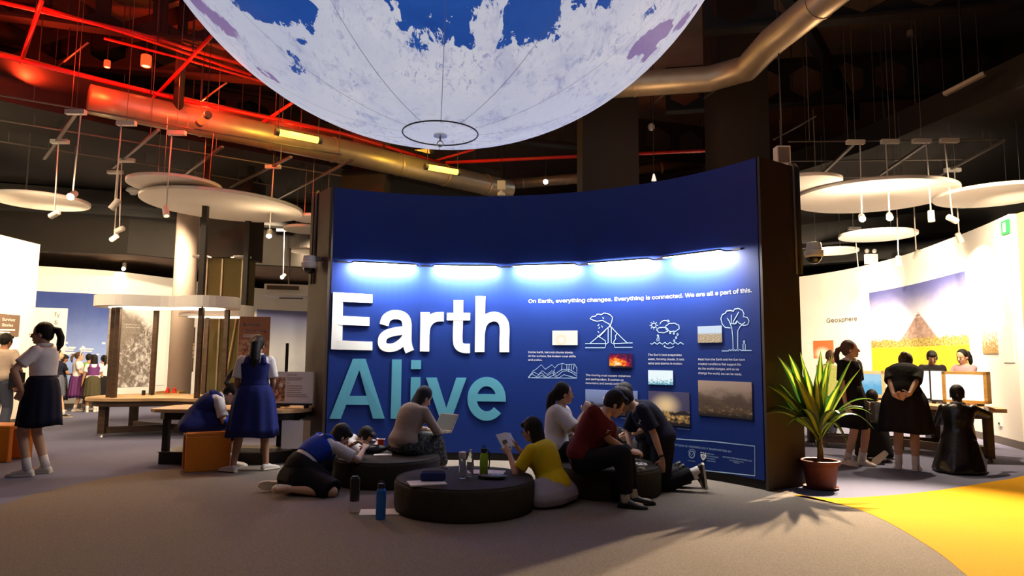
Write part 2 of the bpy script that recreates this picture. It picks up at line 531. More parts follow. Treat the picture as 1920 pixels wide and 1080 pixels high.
E_ = [('p', [(122, 40), (218, 46), (208, 585), (103, 580)]), ('p', [(160, 42), (495, 62), (495, 143), (160, 128)]), ('p', [(160, 262), (468, 277), (466, 358), (160, 348)]), ('p', [(150, 495), (495, 508), (495, 590), (150, 582)])]
a_ = [('s', [(606, 350), (625, 292), (668, 260), (718, 253), (770, 262), (808, 292), (823, 345), (823, 420), (823, 500), (833, 560), (850, 602)], 86), ('s', [(823, 400), (740, 408), (650, 428), (600, 462), (586, 512), (602, 552), (652, 566), (712, 556), (770, 520), (815, 470)], 80)]
r_ = [('p', [(952, 230), (1038, 230), (1034, 601), (945, 601)]), ('s', [(992, 440), (1000, 372), (1028, 318), (1075, 283), (1120, 273), (1171, 272)], 88)]
t_ = [('s', [(1311, 115), (1308, 300), (1303, 480), (1316, 545), (1360, 570), (1419, 572)], 90), ('p', [(1202, 236), (1422, 237), (1420, 306), (1200, 305)])]
h_ = [('p', [(1474, 78), (1565, 78), (1556, 606), (1466, 606)]), ('s', [(1515, 430), (1532, 350), (1575, 295), (1640, 271), (1700, 285), (1738, 330), (1748, 400), (1745, 500), (1745, 607)], 90)]
A_ = [('p', [(88, 682), (310, 115), (371, 115), (371, 222), (195, 682)]), ('p', [(371, 115), (430, 115), (612, 680), (500, 680), (371, 222)]), ('p', [(235, 548), (268, 465), (444, 465), (468, 550)])]
l_ = [('p', [(682, 121), (773, 121), (762, 681), (668, 681)])]
i_ = [('p', [(863, 126), (957, 126), (955, 212), (860, 212)]), ('p', [(859, 288), (952, 288), (945, 681), (853, 681)])]
v_ = [('p', [(1002, 292), (1105, 292), (1195, 580), (1195, 682), (1135, 682)]), ('p', [(1290, 294), (1387, 294), (1246, 682), (1195, 682), (1195, 580)])]
e_ = [('s', [(1577 + 137 * math.cos(a), 493 + 163 * math.sin(a)) for a in np.linspace(R(6), R(-318), 40)], 88, 1), ('p', [(1480, 448), (1750, 448), (1758, 520), (1480, 516)])]
letters([E_, a_, r_, t_, h_], M_PRINT_W, 600, 540)
letters([A_, l_, i_, v_, e_], M_PRINT_AQUA, 600, 650)
wall_text(BW, 'lettering', M_PRINT_W, 'On Earth, everything changes. Everything is connected. We are all a part of this.', 991, 568, 1410, 9.5, blue, .004, .012, y1=546)
def para(lines, x0, y0, dy, x1s, cap, m=M_PRINT_W, slope=0):
    for i, (l, x1) in enumerate(zip(lines, x1s)):
        wall_text(BW, 'lettering', m, l, x0, y0 + dy * i, x1, cap, blue, .004, 0, y1=y0 + dy * i + slope)
para(['Inside Earth, hot rock churns slowly.', 'At the surface, the broken crust shifts', 'and jostles.'], 990.5, 662, 7.2, [1075, 1079.5, 1017], 5.0)
para(['The moving crust causes volcanoes', 'and earthquakes. It pushes up', 'mountains and bends solid rock.'], 1098.5, 705, 7.4, [1182.5, 1169, 1174.5], 5.2)
para(["The Sun's heat evaporates", 'water, forming clouds. It sets', 'wind and storms in motion.'], 1215.5, 667, 8.0, [1278.5, 1283, 1280], 5.4)
para(['Heat from the Earth and the Sun have', 'created conditions that support life.', 'As the world changes, and as we', 'change the world, we can be ready.'], 1309.5, 675.5, 8.6, [1397, 1390.5, 1386, 1391.5], 5.6, slope=1)
Z = lambda L: [(960 + x / 4, 520 + y / 4) for x, y in L]
def cloud(cx0, cy0, rx, ry, n=9, ph=0.0, amp=.16, k=44):
    return [(cx0 + rx * (1 + amp * abs(math.sin(n / 2 * a + ph))) * math.cos(a), cy0 + ry * (1 + amp * abs(math.sin(n / 2 * a + ph))) * math.sin(a)) for a in np.linspace(0, 2 * math.pi, k)]
def circle(cx0, cy0, r, k=16, a0=0, a1=2 * math.pi, ry=None): return [(cx0 + r * math.cos(a), cy0 + (ry or r) * math.sin(a)) for a in np.linspace(a0, a1, k)]
# volcano drawing
volcano = [Z([(550, 497), (583, 497), (640, 450), (690, 405), (726, 372), (745, 372), (775, 405), (820, 450), (865, 492), (905, 492)]),
           Z([(550, 528), (700, 528), (705, 500), (722, 490), (722, 380)]), Z([(745, 380), (745, 490), (765, 500), (772, 525), (905, 525)]),
           Z([(640, 437), (670, 455), (700, 475), (703, 500)]), Z([(790, 420), (775, 440), (780, 460), (765, 480), (765, 500)]),
           Z([(583, 497), (705, 497)]), Z([(765, 497), (865, 493)]), Z([(700, 400), (660, 440)]),
           Z([(735, 370), (730, 350), (700, 335), (680, 322), (640, 330), (610, 322), (586, 310), (600, 295), (625, 292), (640, 275), (670, 280), (690, 268), (715, 272), (735, 280), (755, 300), (750, 330), (742, 350), (738, 370)]),
           Z([(680, 300), (690, 312)]), Z([(645, 365), (655, 352)]), Z([(650, 385), (660, 372)]), Z([(672, 362), (680, 375)]), Z([(645, 405), (655, 415)])]
BW.ribbon('volcano_drawing', M_PRINT_PALE, volcano, .009, .004, blue)
mount = [Z([(122, 752), (160, 700), (180, 690), (220, 655), (250, 690), (300, 655), (322, 680), (345, 655), (380, 645), (410, 655), (470, 650), (487, 680), (487, 756), (122, 754)]),
         Z([(125, 750), (150, 725), (185, 745), (220, 715), (255, 745), (300, 715), (340, 740), (380, 705), (410, 700), (450, 715), (485, 740)]),
         Z([(140, 735), (165, 710), (200, 730), (225, 700), (265, 728), (300, 700), (330, 722), (375, 690), (430, 690), (485, 722)]),
         Z([(150, 752), (190, 752), (225, 735), (260, 755), (310, 735), (350, 755), (390, 730), (485, 755)]),
         Z([(310, 735), (318, 690)]), Z([(372, 700), (375, 650)]), Z([(412, 690), (412, 655)]), Z([(425, 710), (430, 655)]), Z([(445, 700), (447, 655)]), Z([(462, 690), (466, 655)])]
BW.ribbon('mountain_drawing', M_PRINT_PALE, mount, .006, .004, blue)
weather = [Z(circle(1065, 360, 17)), Z(cloud(1130, 395, 38, 18, 7)), Z(cloud(1205, 375, 46, 28, 8, .4)),
           Z(circle(1150, 365, 42, 12, R(200), R(300))), Z([(1170, 318), (1182, 330), (1168, 336)]),
           Z([(1040, 500)] + [(1040 + i * 10, 495 + 7 * math.sin(i * 1.6)) for i in range(26)]),
           Z(circle(1180, 500, 42, 12, R(35), R(150), 30)), Z([(1150, 508), (1140, 516), (1152, 524)]),
           Z([(1090, 480), (1088, 462), (1096, 450), (1094, 432)]), Z([(1088, 440), (1095, 428), (1103, 440)]), Z([(1103, 478), (1104, 455), (1098, 440)])]
for a in range(8): weather.append(Z([(1065 + 24 * math.cos(a * .785), 360 + 24 * math.sin(a * .785)), (1065 + 31 * math.cos(a * .785), 360 + 31 * math.sin(a * .785))]))
for x, y in ((1188, 415), (1215, 420), (1243, 428), (1232, 452), (1218, 475)): weather.append(Z(circle(x, y, 5, 8, ry=8)))
BW.ribbon('weather_drawing', M_PRINT_PALE, weather, .008, .004, blue)
tree = [Z([(1640, 380), (1600, 375), (1578, 350), (1568, 310), (1578, 280), (1600, 270), (1612, 252), (1640, 248), (1662, 255), (1670, 238), (1700, 233), (1730, 248), (1742, 275), (1735, 295), (1765, 300), (1780, 325), (1770, 355), (1740, 362), (1700, 340), (1690, 325), (1670, 350), (1650, 345)]),
        Z([(1660, 540), (1658, 450), (1650, 380), (1632, 330), (1615, 305)]), Z([(1695, 535), (1695, 400), (1712, 370), (1750, 335)]),
        Z([(1645, 350), (1648, 280)]), Z([(1660, 350), (1662, 330), (1680, 300), (1702, 260)]), Z([(1680, 350), (1690, 330)]),
        Z([(1575, 552), (1620, 552)] + [(1625 + i * 9, 552 - (i % 2) * 12) for i in range(10)] + [(1720, 548), (1800, 548)]),
        Z(circle(1742, 482, 6, 8)), Z([(1735, 545), (1734, 505), (1742, 492), (1752, 505), (1750, 545)])]
BW.ribbon('tree_drawing', M_PRINT_PALE, tree, .009, .004, blue)

# small screens let into the wall
def screen_mat(name, fn, k):
    B = MatB(name).set(.3); x, y, z = B.xyz('UV'); c = fn(B, x, y)
    B.color(B.mix(.97, c, (0, 0, 0))); B.emit(c, k); return B.m
def s_yellow(B, x, y):
    r = ((x - .35) * (x - .35) * 2.8 + (y - .35) * (y - .35)).sqrt()
    ringm = (r.step(.2, .25)) * (1.0 - r.step(.32, .40))
    return B.mix(ringm * .45, (1, .96, .88), (1, .75, .25))
def s_lava(B, x, y):
    n = B.noise(5, 5, .65, which='UV', dist=.6); r = ((x - .3) * (x - .3) + (y - .25) * (y - .25)).sqrt()
    hot = (1.15 - r * 1.5 + (n - .5) * 1.8)
    c = B.mix(hot.step(.1, .55), (.06, .01, .06), (.75, .03, .02)); c = B.mix(hot.step(.45, .85), c, (1, .35, .02)); c = B.mix(hot.step(.8, 1.15), c, (1, .9, .55))
    return B.mix((1.0 - (y + (n - .5) * .3).step(.1, .2)), c, (.02, .01, .02))
def s_ice(B, x, y):
    n = B.noise(9, 5, .7, which='UV'); f = (n + (y - .5) * -.45).step(.55, .72)
    return B.mix(f, (.85, .97, 1), (.10, .35, .45))
def s_crowd(B, x, y):
    n = B.noise(22, 4, .7, which='UV'); f = (y + (n - .5) * .25).step(.45, .62)
    return B.mix(f, B.mix(n.step(.4, .65), (.35, .22, .10), (.95, .82, .6)), (.72, .85, 1))
for nm, fn, k, (x0, y0, x1, y1) in (('yellow_ring', s_yellow, .95, (1036, 620, 1083, 647)), ('lava', s_lava, 1.0, (1143, 663, 1186, 690.5)),
                                    ('ice', s_ice, .95, (1216, 694, 1262, 722)), ('crowd', s_crowd, .85, (1309, 612, 1354, 642))):
    BW.px_patch('screen', screen_mat(nm + '_screen', fn, k), x0, y0, x1, y1, .012, .02, blue)['label'] = {
        'yellow_ring': 'small lit screen showing a pale yellow ring', 'lava': 'small lit screen showing an orange lava burst',
        'ice': 'small lit screen showing pale blue ice', 'crowd': 'small lit screen showing a pale crowded scene'}[nm]

def print_mat(name, fn, rough=.6):
    B = MatB(name).set(rough, 0, .3); x, y, z = B.xyz('UV'); B.color(fn(B, x, y)); return B.m
def p_plume(B, x, y):
    n = B.noise(6, 5, .6, which='UV'); r = ((x - .52) * (x - .52) * 3.0 + (y - .62) * (y - .62)).sqrt() + (n - .5) * .25
    c = B.mix(y.step(.1, 1), (.10, .12, .22), (.20, .26, .48)); c = B.mix(1.0 - r.step(.25, .33), c, (.75, .62, .50))
    return B.mix(1.0 - (y + (n - .5) * .5 - (x - .5).abs() * .3).step(.3, .42), c, (.035, .022, .02))
def p_dusk(B, x, y):
    n = B.noise(7, 5, .65, which='UV', vec=None); r = ((x - .42) * (x - .42) + (y - .58) * (y - .58)).sqrt()
    c = B.mix(r.step(.02, .45), (1, .75, .40), (.07, .06, .13)); g = B.mix(n.step(.4, .6), (.05, .03, .02), (.75, .45, .14))
    c = B.mix(1.0 - (y + (n - .5) * .12).step(.38, .45), c, g)
    hill = (y - .36 - (x - .55).max(0.0) * .28 + (x - .88).max(0.0) * .8 + (n - .5) * .06)
    c = B.mix((1.0 - hill.step(.0, .02)) * (y.step(.30, .34)) * x.step(.5, .6), c, (.02, .015, .02))
    return B.mix(1.0 - (y + (n - .5) * .4).step(.1, .2), c, (.015, .01, .01))
def p_land(B, x, y):
    n = B.noise(9, 6, .7, which='UV'); n2 = B.noise(3, 4, .6, which='UV')
    c = B.mix(y.step(.15, 1), (.10, .055, .025), (.42, .30, .22)); c = B.mix((n2 * 1.2 - (y - .45).abs()).step(.25, .6) * .75, c, (.06, .035, .02))
    c = B.mix((n.step(.5, .7)) * (1.0 - y.step(.2, .35)) * .8, c, (.55, .40, .22))
    return B.mix(1.0 - (y + (n - .5) * .15).step(.02, .2), c, (.012, .008, .006))
for nm, fn, (x0, y0, x1, y1), lb in (('plume_photo', p_plume, (1098, 730, 1196, 781), 'printed photo of a pale plume over dark hills'),
                                ('dusk_photo', p_dusk, (1216, 733, 1294, 801), 'printed photo of a low sun over golden clouds'),
                                ('land_photo', p_land, (1309.5, 713, 1412, 788), 'printed photo of hazy brown hills')):
    BW.px_patch('printed_photo', print_mat(nm, fn), x0, y0, x1, y1, .008, .01, blue)['label'] = lb
wall_text(BW, 'lettering', M_PRINT_PALE, 'Volcano plume', 1164, 784.5, 1186, 2.6, blue)
wall_text(BW, 'lettering', M_PRINT_PALE, 'Sunset over a caldera', 1270, 804, 1294, 2.8, blue)
# sponsor box
fr = [[(1190, 819), (1264, 822.5), (1340, 828), (1415.5, 836.5), (1415.8, 892), (1340, 884), (1264, 876), (1190, 870), (1190, 819)]]
BW.ribbon('sponsor_frame', M_PRINT_PALE, fr, .011, .004, blue)
wall_text(BW, 'lettering', M_PRINT_PALE, 'THIS EXHIBITION IS GENEROUSLY SUPPORTED BY', 1234, 832.5, 1372, 4.6, blue, .004, 0, y1=841)
logo = [circle(1297.5, 852, 5.6, 20, ry=7), circle(1297.5, 852, 4.6, 20, ry=6), [(1294, 849), (1297, 855), (1301, 848)], circle(1297.5, 852, 7.6, 12, R(200), R(340), 10)]
BW.ribbon('logo', M_PRINT_PALE, logo, .004, .004, blue)
wall_text(BW, 'lettering', M_PRINT_PALE, 'EARTH OBSERVATORY', 1290, 864, 1304, 2, blue)
sh = MB()
pts = [(1314, 851), (1324.5, 852), (1324.5, 857), (1322, 861), (1319, 863.5), (1316, 860), (1314, 856)]
sh.v = [tuple(BW.P(*BW.hit(*p), .004)) for p in pts]; sh.f = [tuple(range(len(pts)))]
sh.build('crest', M_PRINT_W, blue)
BW.ribbon('crest_mark', M_WALLBLUE, [[(1316, 855), (1318, 857), (1320, 854), (1322.5, 857.5)], circle(1319, 856, 2, 10)], .005, .006, blue)
BW.ribbon('crest_crown', M_PRINT_W, [[(1314, 849), (1317, 848)], [(1318.5, 849.3), (1320.5, 849)], [(1322, 850), (1324, 849.6)]], .012, .005, blue)
for i, (l, x1) in enumerate((('NANYANG', 1339), ('TECHNOLOGICAL', 1348), ('UNIVERSITY', 1342), ('SINGAPORE', 1342))):
    wall_text(BW, 'lettering', M_PRINT_PALE, l, 1325.5, 851.5 + i * 4.3, x1, 2.9, blue, .004, 0, y1=852.8 + i * 4.4)
wall_text(BW, 'lettering', M_PRINT_PALE, 'NATIONAL RESEARCH FOUNDATION', 1355.5, 857.5, 1410, 3.6, blue, .004, 0, y1=863.5)
wall_text(BW, 'lettering', M_PRINT_PALE, "Prime Minister's Office", 1368, 863.5, 1395, 2.6, blue, .004, 0, y1=867)
wall_text(BW, 'lettering', M_PRINT_PALE, 'Singapore', 1376, 867.5, 1387, 2.6, blue, .004, 0, y1=869)

# ---------------------------------------------------------------- gallery walls
LH = 3.4
def slab_wall(name, wall, h, thick, m, base=True, z0=0.0):
    o = wall.patch(name, m, 0, wall.L[-1], z0, h, 0, thick, kind='structure')
    if base: wall.patch('baseboard' + name[4:], M_GREYMETAL, 0, wall.L[-1], 0, .12, .012, .02, kind='structure')
    return o
LW1 = Wall([(-9.0, 8.6), (-9.05, 11.0), (-9.09, 13.0)])
lw1 = slab_wall('wall_left', LW1, LH, .25, M_WHITEWALL)
LW2 = Wall(smooth([(-14.0, 14.4), (-11.4, 16.2), (-10.1, 17.1), (-9.4, 18.5), (-8.3, 20.8), (-6.6, 22.0), (-4.2, 22.6)], 6))
lw2 = slab_wall('wall_back', LW2, LH, .2, M_WHITEWALL)
RH = 3.6
RW = Wall(smooth([(7.1, 20.4), (8.05, 18.4), (8.47, 16.8), (8.5, 14.7), (8.16, 12.5), (7.95, 11.4), (7.70, 10.42)], 6))
rw = slab_wall('wall_right', RW, RH, .22, M_WHITEWALL)
mb = MB().box((7.86, 10.32, RH / 2), (.13, .2, RH)); mb.build('trim_1', mat('wall_edge_trim', (.42, .25, .12), .6), kind='structure')
# outer dark shell and ceilings
mb = MB().box((-16.5, 13, 4), (.3, 30, 8)); mb.build('wall_outer_left', M_BLACK, kind='structure')
mb = MB().box((16.5, 13, 4), (.3, 30, 8)); mb.build('wall_outer_right', M_BLACK, kind='structure')
mb = MB().box((0, 27.8, 4), (33.3, .3, 8)); mb.build('wall_outer_back', M_BLACK, kind='structure')
mb = MB().box((0, 12.5, 7.6), (33, 31, .3)); mb.build('ceiling', M_SLAB, kind='structure')
def slab(name, pts, z0, z1, m):
    mb = MB(); mb.loft([[(x, y, z) for x, y in pts] for z in (z0, z1)]); return mb.build(name, m, kind='structure')
slab('ceiling_lower_left', [(-16.3, 3), (-10.3, 5.9), (-6.1, 10.2), (-3.25, 12.4), (-.3, 15.1), (-.3, 27.5), (-16.3, 27.5)], 4.8, 5.0, M_DARKCEIL)
slab('trim_2', [(-10.3, 5.9), (-6.1, 10.2), (-3.25, 12.4), (-.3, 15.1), (-.45, 15.25), (-3.4, 12.55), (-6.25, 10.35), (-10.4, 6.05)], 5.0, 5.5, M_DARKCEIL)
slab('ceiling_lower_right', [(7.2, 3), (6.4, 8.5), (5.9, 11), (4.6, 14), (2.4, 16.2), (2.4, 27.5), (16.3, 27.5), (16.3, 3)], 4.8, 5.2, M_DARKCEIL)
slab('ceiling_back_left', [(-16.3, 15.0), (-9.0, 16.0), (-7.6, 17.5), (-4.5, 18.5), (-4.5, 27.5), (-16.3, 27.5)], 3.72, 3.9, mat('brown_ceiling', (.20, .13, .09), .85, var=.25, scale=3))
slab('trim_3', [(-16.3, 14.8), (-9.0, 15.8), (-7.5, 17.3), (-4.4, 18.3), (-4.5, 18.5), (-7.6, 17.5), (-9.0, 16.0), (-16.3, 15.0)], 3.66, 4.8, M_DARKCEIL)
for i, (xa, ya, xb, yb, z) in enumerate([(-14, 12.6, -4.6, 15.6, 4.6), (-14, 13.6, -4.6, 16.8, 4.58)]):
    MB().bar((xa, ya, z), (xb, yb, z), .35, .3).build('beam', M_BLACK, kind='structure')
MB().bar((14, 12, 4.4), (3.5, 19.5, 4.4), .4, .5).build('beam', M_BLACK, kind='structure')
MB().bar((14.5, 13.5, 4.2), (4.5, 21.5, 4.2), .4, .6).build('beam', M_BLACK, kind='structure')

# pillars
for nm, px, Y, w, ztop, zb in (('pillar', 681, 12.6, .80, 7.45, 0), ('pillar', 1145, 11.0, .93, 7.45, 0), ('pillar', 1397, 10.3, .78, 7.45, 0)):
    p = aty(px, 300, Y); MB().box((p.x, Y + w / 2, ztop / 2), (w, w, ztop)).build(nm, M_PILLAR, kind='structure')
# round white column and olive panelled column of the left gallery
p = atz(322, 782); MB().lathe([(.245, 0), (.245, .16)], (p.x, p.y + .24, 0), 40).build('column_base', M_GREYMETAL, kind='structure', smooth=True, auto=40)
MB().lathe([(.235, .16), (.235, 4.75)], (p.x, p.y + .24, 0), 40).build('column', mat('column_paint', (.40, .31, .25), .8, var=.05), kind='structure', smooth=True, auto=40)
# ---------------------------------------------------------------- the globe
axis = V(-.08510661, .77358781, .62794806)
GS = 6.9; GC = EYE + axis * GS; GR = GS * math.sin(R(21.7977))
def globe_dir(px, py):
    d = ray(px, py).normalized(); oc = EYE - GC
    b = oc.dot(d); c = oc.dot(oc) - GR * GR; disc = b * b - c
    t = -b - math.sqrt(max(disc, 0)); return (EYE + d * t - GC).normalized()
B = MatB('earth_print').set(.55, 0, .2)
n1 = B.noise(2.2, 6, .62, dist=.8); n2 = B.noise(6.5, 6, .68, dist=.5)
n3 = B.noise(22, 4, .7); X, Y_, Z_ = B.xyz()
wx = X + (B.noise(3.2, 4, .6) - .5) * .34; 
v2 = B.vec(X * 1.0 + 7.3, Y_, Z_); wy = Y_ + (B.noise(3.2, 4, .6, vec=v2) - .5) * .34
v3 = B.vec(X, Y_ + 5.1, Z_); wz = Z_ + (B.noise(3.2, 4, .6, vec=v3) - .5) * .34
def blobs(lst):
    tot = None
    for px, py, rad, wgt in lst:
        d = globe_dir(px, py) * 1.0
        dx, dy, dz = wx - d.x, wy - d.y, wz - d.z
        q = (dx * dx + dy * dy + dz * dz) / (rad * rad)
        m = (1.0 - q).max(0.0) * wgt
        tot = m if tot is None else tot + m
    return tot
blue_b = blobs([(470, -5, .10, 1.2), (505, 15, .10, 1.3), (548, 20, .07, 1.3), (572, 92, .065, 1.1), (566, 118, .06, 1.3), (585, 128, .035, 1.3),
                (790, 10, .10, 1.2), (822, 42, .10, 1.35), (858, 75, .06, 1.2), (968, 70, .055, 1.3), (988, 30, .085, 1.4), (1005, 62, .07, 1.3), (1000, -20, .10, 1.2), (780, -25, .09, 1.1),
                (1072, 15, .05, .8), (1140, -2, .06, .8), (905, 25, .06, .45), (1230, 25, .06, .35)])
purp_b = blobs([(1215, 78, .06, 1.1), (1240, 60, .07, 1.1), (1275, 45, .06, .9), (1205, 110, .06, .9), (530, 165, .05, 1.0), (548, 172, .04, 1.0), (500, 150, .05, .7), (395, 20, .06, .7), (430, 50, .06, .8), (370, 0, .05, .8)])
streak = B.noise(9, 6, .72, vec=B.vec(X * 1.0, Y_ * 1.0, Z_ * 3.0), dist=1.2)
fl = B.noise(17, 5, .75, vec=B.vec(X * 1.6, Y_ * .8, Z_ * .7), dist=.9)
mblue = (blue_b + ((streak - .5) * 1.2 + (fl - .5) * 3.4 + (n3 - .5) * 1.2) * blue_b.step(0, .3)).step(.34, .52)
mpurp = (purp_b + (streak - .5) * 1.3 * purp_b.step(0, .3)).step(.25, .5)
white = B.mix(n1.step(.3, .75), (.66, .70, .88), (.86, .86, .97))
white = B.mix((n2.step(.50, .70)) * .6, white, (.50, .53, .76))
white = B.mix(n3.step(.64, .74) * n2.step(.45, .6) * .55, white, (.33, .36, .58))
fine = B.noise(46, 4, .72, vec=B.vec(X * 1.5, Y_ * .7, Z_ * .8), dist=.7)
white = B.mix((fl.step(.50, .64)) * n2.step(.40, .60) * .65, white, (.34, .38, .66))
white = B.mix(fine.step(.54, .66) * n1.step(.42, .58) * .7, white, (.20, .25, .56))
col = B.mix(mpurp * .9, white, (.22, .13, .42)); col = B.mix(mblue, col, B.mix(n2, (.012, .05, .33), (.03, .14, .55)))
# twelve gores: the sewn seams, thin stitched lines
ang = B.nt.nodes.new('ShaderNodeMath'); ang.operation = 'ARCTAN2'; B.nt.links.new(Y_.k, ang.inputs[0]); B.nt.links.new(X.k, ang.inputs[1])
fr_ = (NX(B.nt, ang.outputs[0]) * (12 / (2 * math.pi)) + 12.27).frac()
rad_ = (X * X + Y_ * Y_).sqrt()
seam = 1.0 - ((fr_ - .5).abs() * rad_ * (2 * math.pi / 12)).step(.0006, .0017)
seam = seam * (rad_.step(.10, .105)) * (1.0 - rad_.step(.35, .8) * .8)
col = B.mix(seam * .75, col, (.10, .10, .16))
B.color(B.mix(.7, col, (0, 0, 0))); B.emit(col, GLOBE_GLOW)
globe = thing('globe', 'giant lit inflatable globe of the Earth hanging over the hall', 'globe', GC)
gb = MB().ell((0, 0, 0), (1, 1, 1), None, 128, 64).build('envelope', B.m, globe, smooth=True); gb.scale = (GR, GR, GR)
zc = -GR * math.cos(math.asin(.118))
MB().tube([(GR * .118 * math.cos(a), GR * .118 * math.sin(a), zc - .004) for a in np.linspace(0, 2 * math.pi, 48, endpoint=False)], .006, 6, True).build('seam_ring', M_DARKMETAL, globe)
MB().lathe([(.001, -GR - .012), (.055, -GR - .010), (.055, -GR + .004), (.001, -GR + .006)], n=24).build('pole_plate', M_STEEL, globe, smooth=True, auto=30)
hk = MB().tube([(0, 0, -GR - .01), (0, 0, -GR - .05)], .008, 8)
hk.tube([(.024 * math.cos(a), 0, -GR - .07 + .024 * math.sin(a)) for a in np.linspace(0, 2 * math.pi, 20, endpoint=False)], .005, 6, True)
hk.build('hook', M_STEEL, globe, smooth=True)
MB().tube([(0, 0, GR - .02), (0, 0, 7.5 - GC.z)], .02, 8).build('cable', M_STEEL, globe)
add_light('globe_fill', 'POINT', GC - V(0, 0, GR + .75), 20, (.85, .86, 1.0), size=.7) if False else None

# ---------------------------------------------------------------- castellated beams with hexagonal openings
def castellated(p0, p1, zb, h, n):
    p0, p1 = Vector(p0), Vector(p1); d = (p1 - p0); L = d.length; d.normalize(); nn = V(-d.y, d.x, 0)
    mb = MB(); w = L / n; tk = .05
    for s in (-tk / 2, tk / 2):
        for i in range(n):
            c = p0 + d * (w * (i + .5)) + V(0, 0, zb + h / 2) + nn * s
            hw, hh = w * .37, h * .40
            outer = [(w / 2, 0), (w / 2, h / 2), (0, h / 2), (-w / 2, h / 2), (-w / 2, 0), (-w / 2, -h / 2), (0, -h / 2), (w / 2, -h / 2)]
            inner = [(hw, 0), (hw, hh * .5), (0, hh), (-hw, hh * .5), (-hw, 0), (-hw, -hh * .5), (0, -hh), (hw, -hh * .5)]
            o = mb.ring([c + d * x + V(0, 0, z) for x, z in outer]); q = mb.ring([c + d * x + V(0, 0, z) for x, z in inner])
            for k in range(8): mb.f.append((o[k], o[(k + 1) % 8], q[(k + 1) % 8], q[k]))
    mb.bar(p0 + V(0, 0, zb), p1 + V(0, 0, zb), .22, .05); mb.bar(p0 + V(0, 0, zb + h), p1 + V(0, 0, zb + h), .22, .05)
    return mb.build('castellated_beam', M_BLACK, kind='structure')
for (a, b, zb, h, n) in [((-10.2, 11.0), (-2.2, 15.9), 6.0, .75, 11), ((-9.5, 10.6), (-4.2, 11.6), 6.1, .75, 7), ((-8.3, 9.0), (-3.2, 10.6), 6.1, .8, 7),
                         ((-3.8, 13.2), (5.5, 16.2), 6.0, .8, 11), ((2.8, 9.6), (9.5, 8.2), 6.1, .8, 8), ((2.9, 12.6), (8.5, 11.4), 6.0, .8, 8), ((3.0, 7.0), (9, 5.6), 6.2, .8, 8)]:
    castellated((*a, 0), (*b, 0), zb, h, n)
for a, b, z in [((-9.5, 12.2), (-1.5, 8.6), 6.6), ((-7.6, 9.0), (-5.6, 16.5), 6.9), ((3.2, 8.4), (7.5, 14.5), 6.7)]:
    MB().bar((*a, z), (*b, z), .16, .3).build('beam', M_BLACK, kind='structure')

# hanging lit ceiling pieces, ducts, pipes
def pipe(name, label, cat, pts, r, m, group=None, n=12, hang=None):
    pts = [Vector(p) for p in pts]; c = pts[0].copy()
    t = thing(name, label, cat, c, group=group)
    MB().tube([p - c for p in pts], r, n).build('tube', m, t, smooth=True)
    for i, q in enumerate(hang or []):
        p = pts[0].lerp(pts[-1], q)
        MB().tube([p - c, V(p.x, p.y, 7.45) - c], .008, 5).build('hanger', M_DARKMETAL, t)
    return t
def duct(label, pts, r, hang):
    t = pipe('duct', label, 'duct', pts, r, M_DUCT, n=20, hang=hang)
    pts = [Vector(p) for p in pts]; c = pts[0]
    for a, b in zip(pts, pts[1:]):
        L = (b - a).length; d = (b - a).normalized()
        for k in range(1, int(L / 1.1) + 1):
            p = a + d * (k * 1.1) - c
            MB().tube([p - d * .02, p + d * .02], r + .012, 20).build('flange', M_DUCT, t, smooth=True, auto=30)
duct('long round ceiling duct washed in red and yellow light', [(-6.12, 9.52, 4.97), (-5.8, 9.8, 4.97), (-3.0, 12.0, 4.97), (-.1, 14.7, 4.97)], .215, (.1, .4, .7, .95))
p1 = atz(1556, -10, 5.5); p2 = atz(1447, 78, 5.5); p3 = atz(1400, 128, 5.5); p4 = atz(1330, 148, 5.5); p5 = atz(1180, 158, 5.5)
d12 = (p1 - p2).normalized()
duct('brown lit duct bending around the black pillar beside the globe', [p1 + d12 * 2, p2, p3, p4, p5, p5 + (p5 - p4)], .19, (.2, .6, .9))
duct('thin brown duct far behind the globe', [aty(900, 350, 17), aty(1080, 335, 17), aty(1360, 300, 17)], .13, (.1, .9))
RED = 'red sprinkler pipes'
def rp(label, pts, r=.03, hang=(.1, .5, .9)): return pipe('sprinkler_pipe', label, 'pipe', pts, r, M_REDPIPE, RED, 8, hang)
q = [atz(-60, 92, 5.3), atz(15, 107, 5.3), atz(330, 185, 5.3), atz(640, 250, 5.3), atz(832, 307, 5.3)]
rp('long red sprinkler pipe above the round lit duct', q, .034)
rp('red sprinkler pipe crossing under the globe behind the blue wall', [atz(836, 305, 5.3), atz(1090, 293, 5.3), atz(1420, 278, 5.3)], .034)
rp('upper red pipe running from the top left corner', [atz(-40, -5, 6.0), atz(5, 5, 6.0), atz(240, 58, 6.0), atz(470, 125, 6.0)], .03)
rp('thin red pipe just below the upper red pipe', [atz(80, 15, 5.9), atz(230, 60, 5.9), atz(470, 140, 5.9)], .022)
rp('thin dark red pipe passing behind the orange lamps', [atz(195, 72, 5.8), atz(335, 108, 5.8), atz(500, 155, 5.8)], .018)
for lab, a, b in (('red branch pipe nearest the left edge', (79, 0, 5.6), (39, 118, 5.3)), ('red branch pipe rising past the dark drop pole', (398, 66, 5.7), (286, 186, 5.3)),
                  ('short red branch pipe beside the red tube lamp', (548, 193, 5.5), (480, 238, 5.3)), ('short red branch pipe below the globe', (890, 280, 5.5), (800, 306, 5.3))):
    rp(lab, [atz(*a), atz(*b)], .026, (.3,))
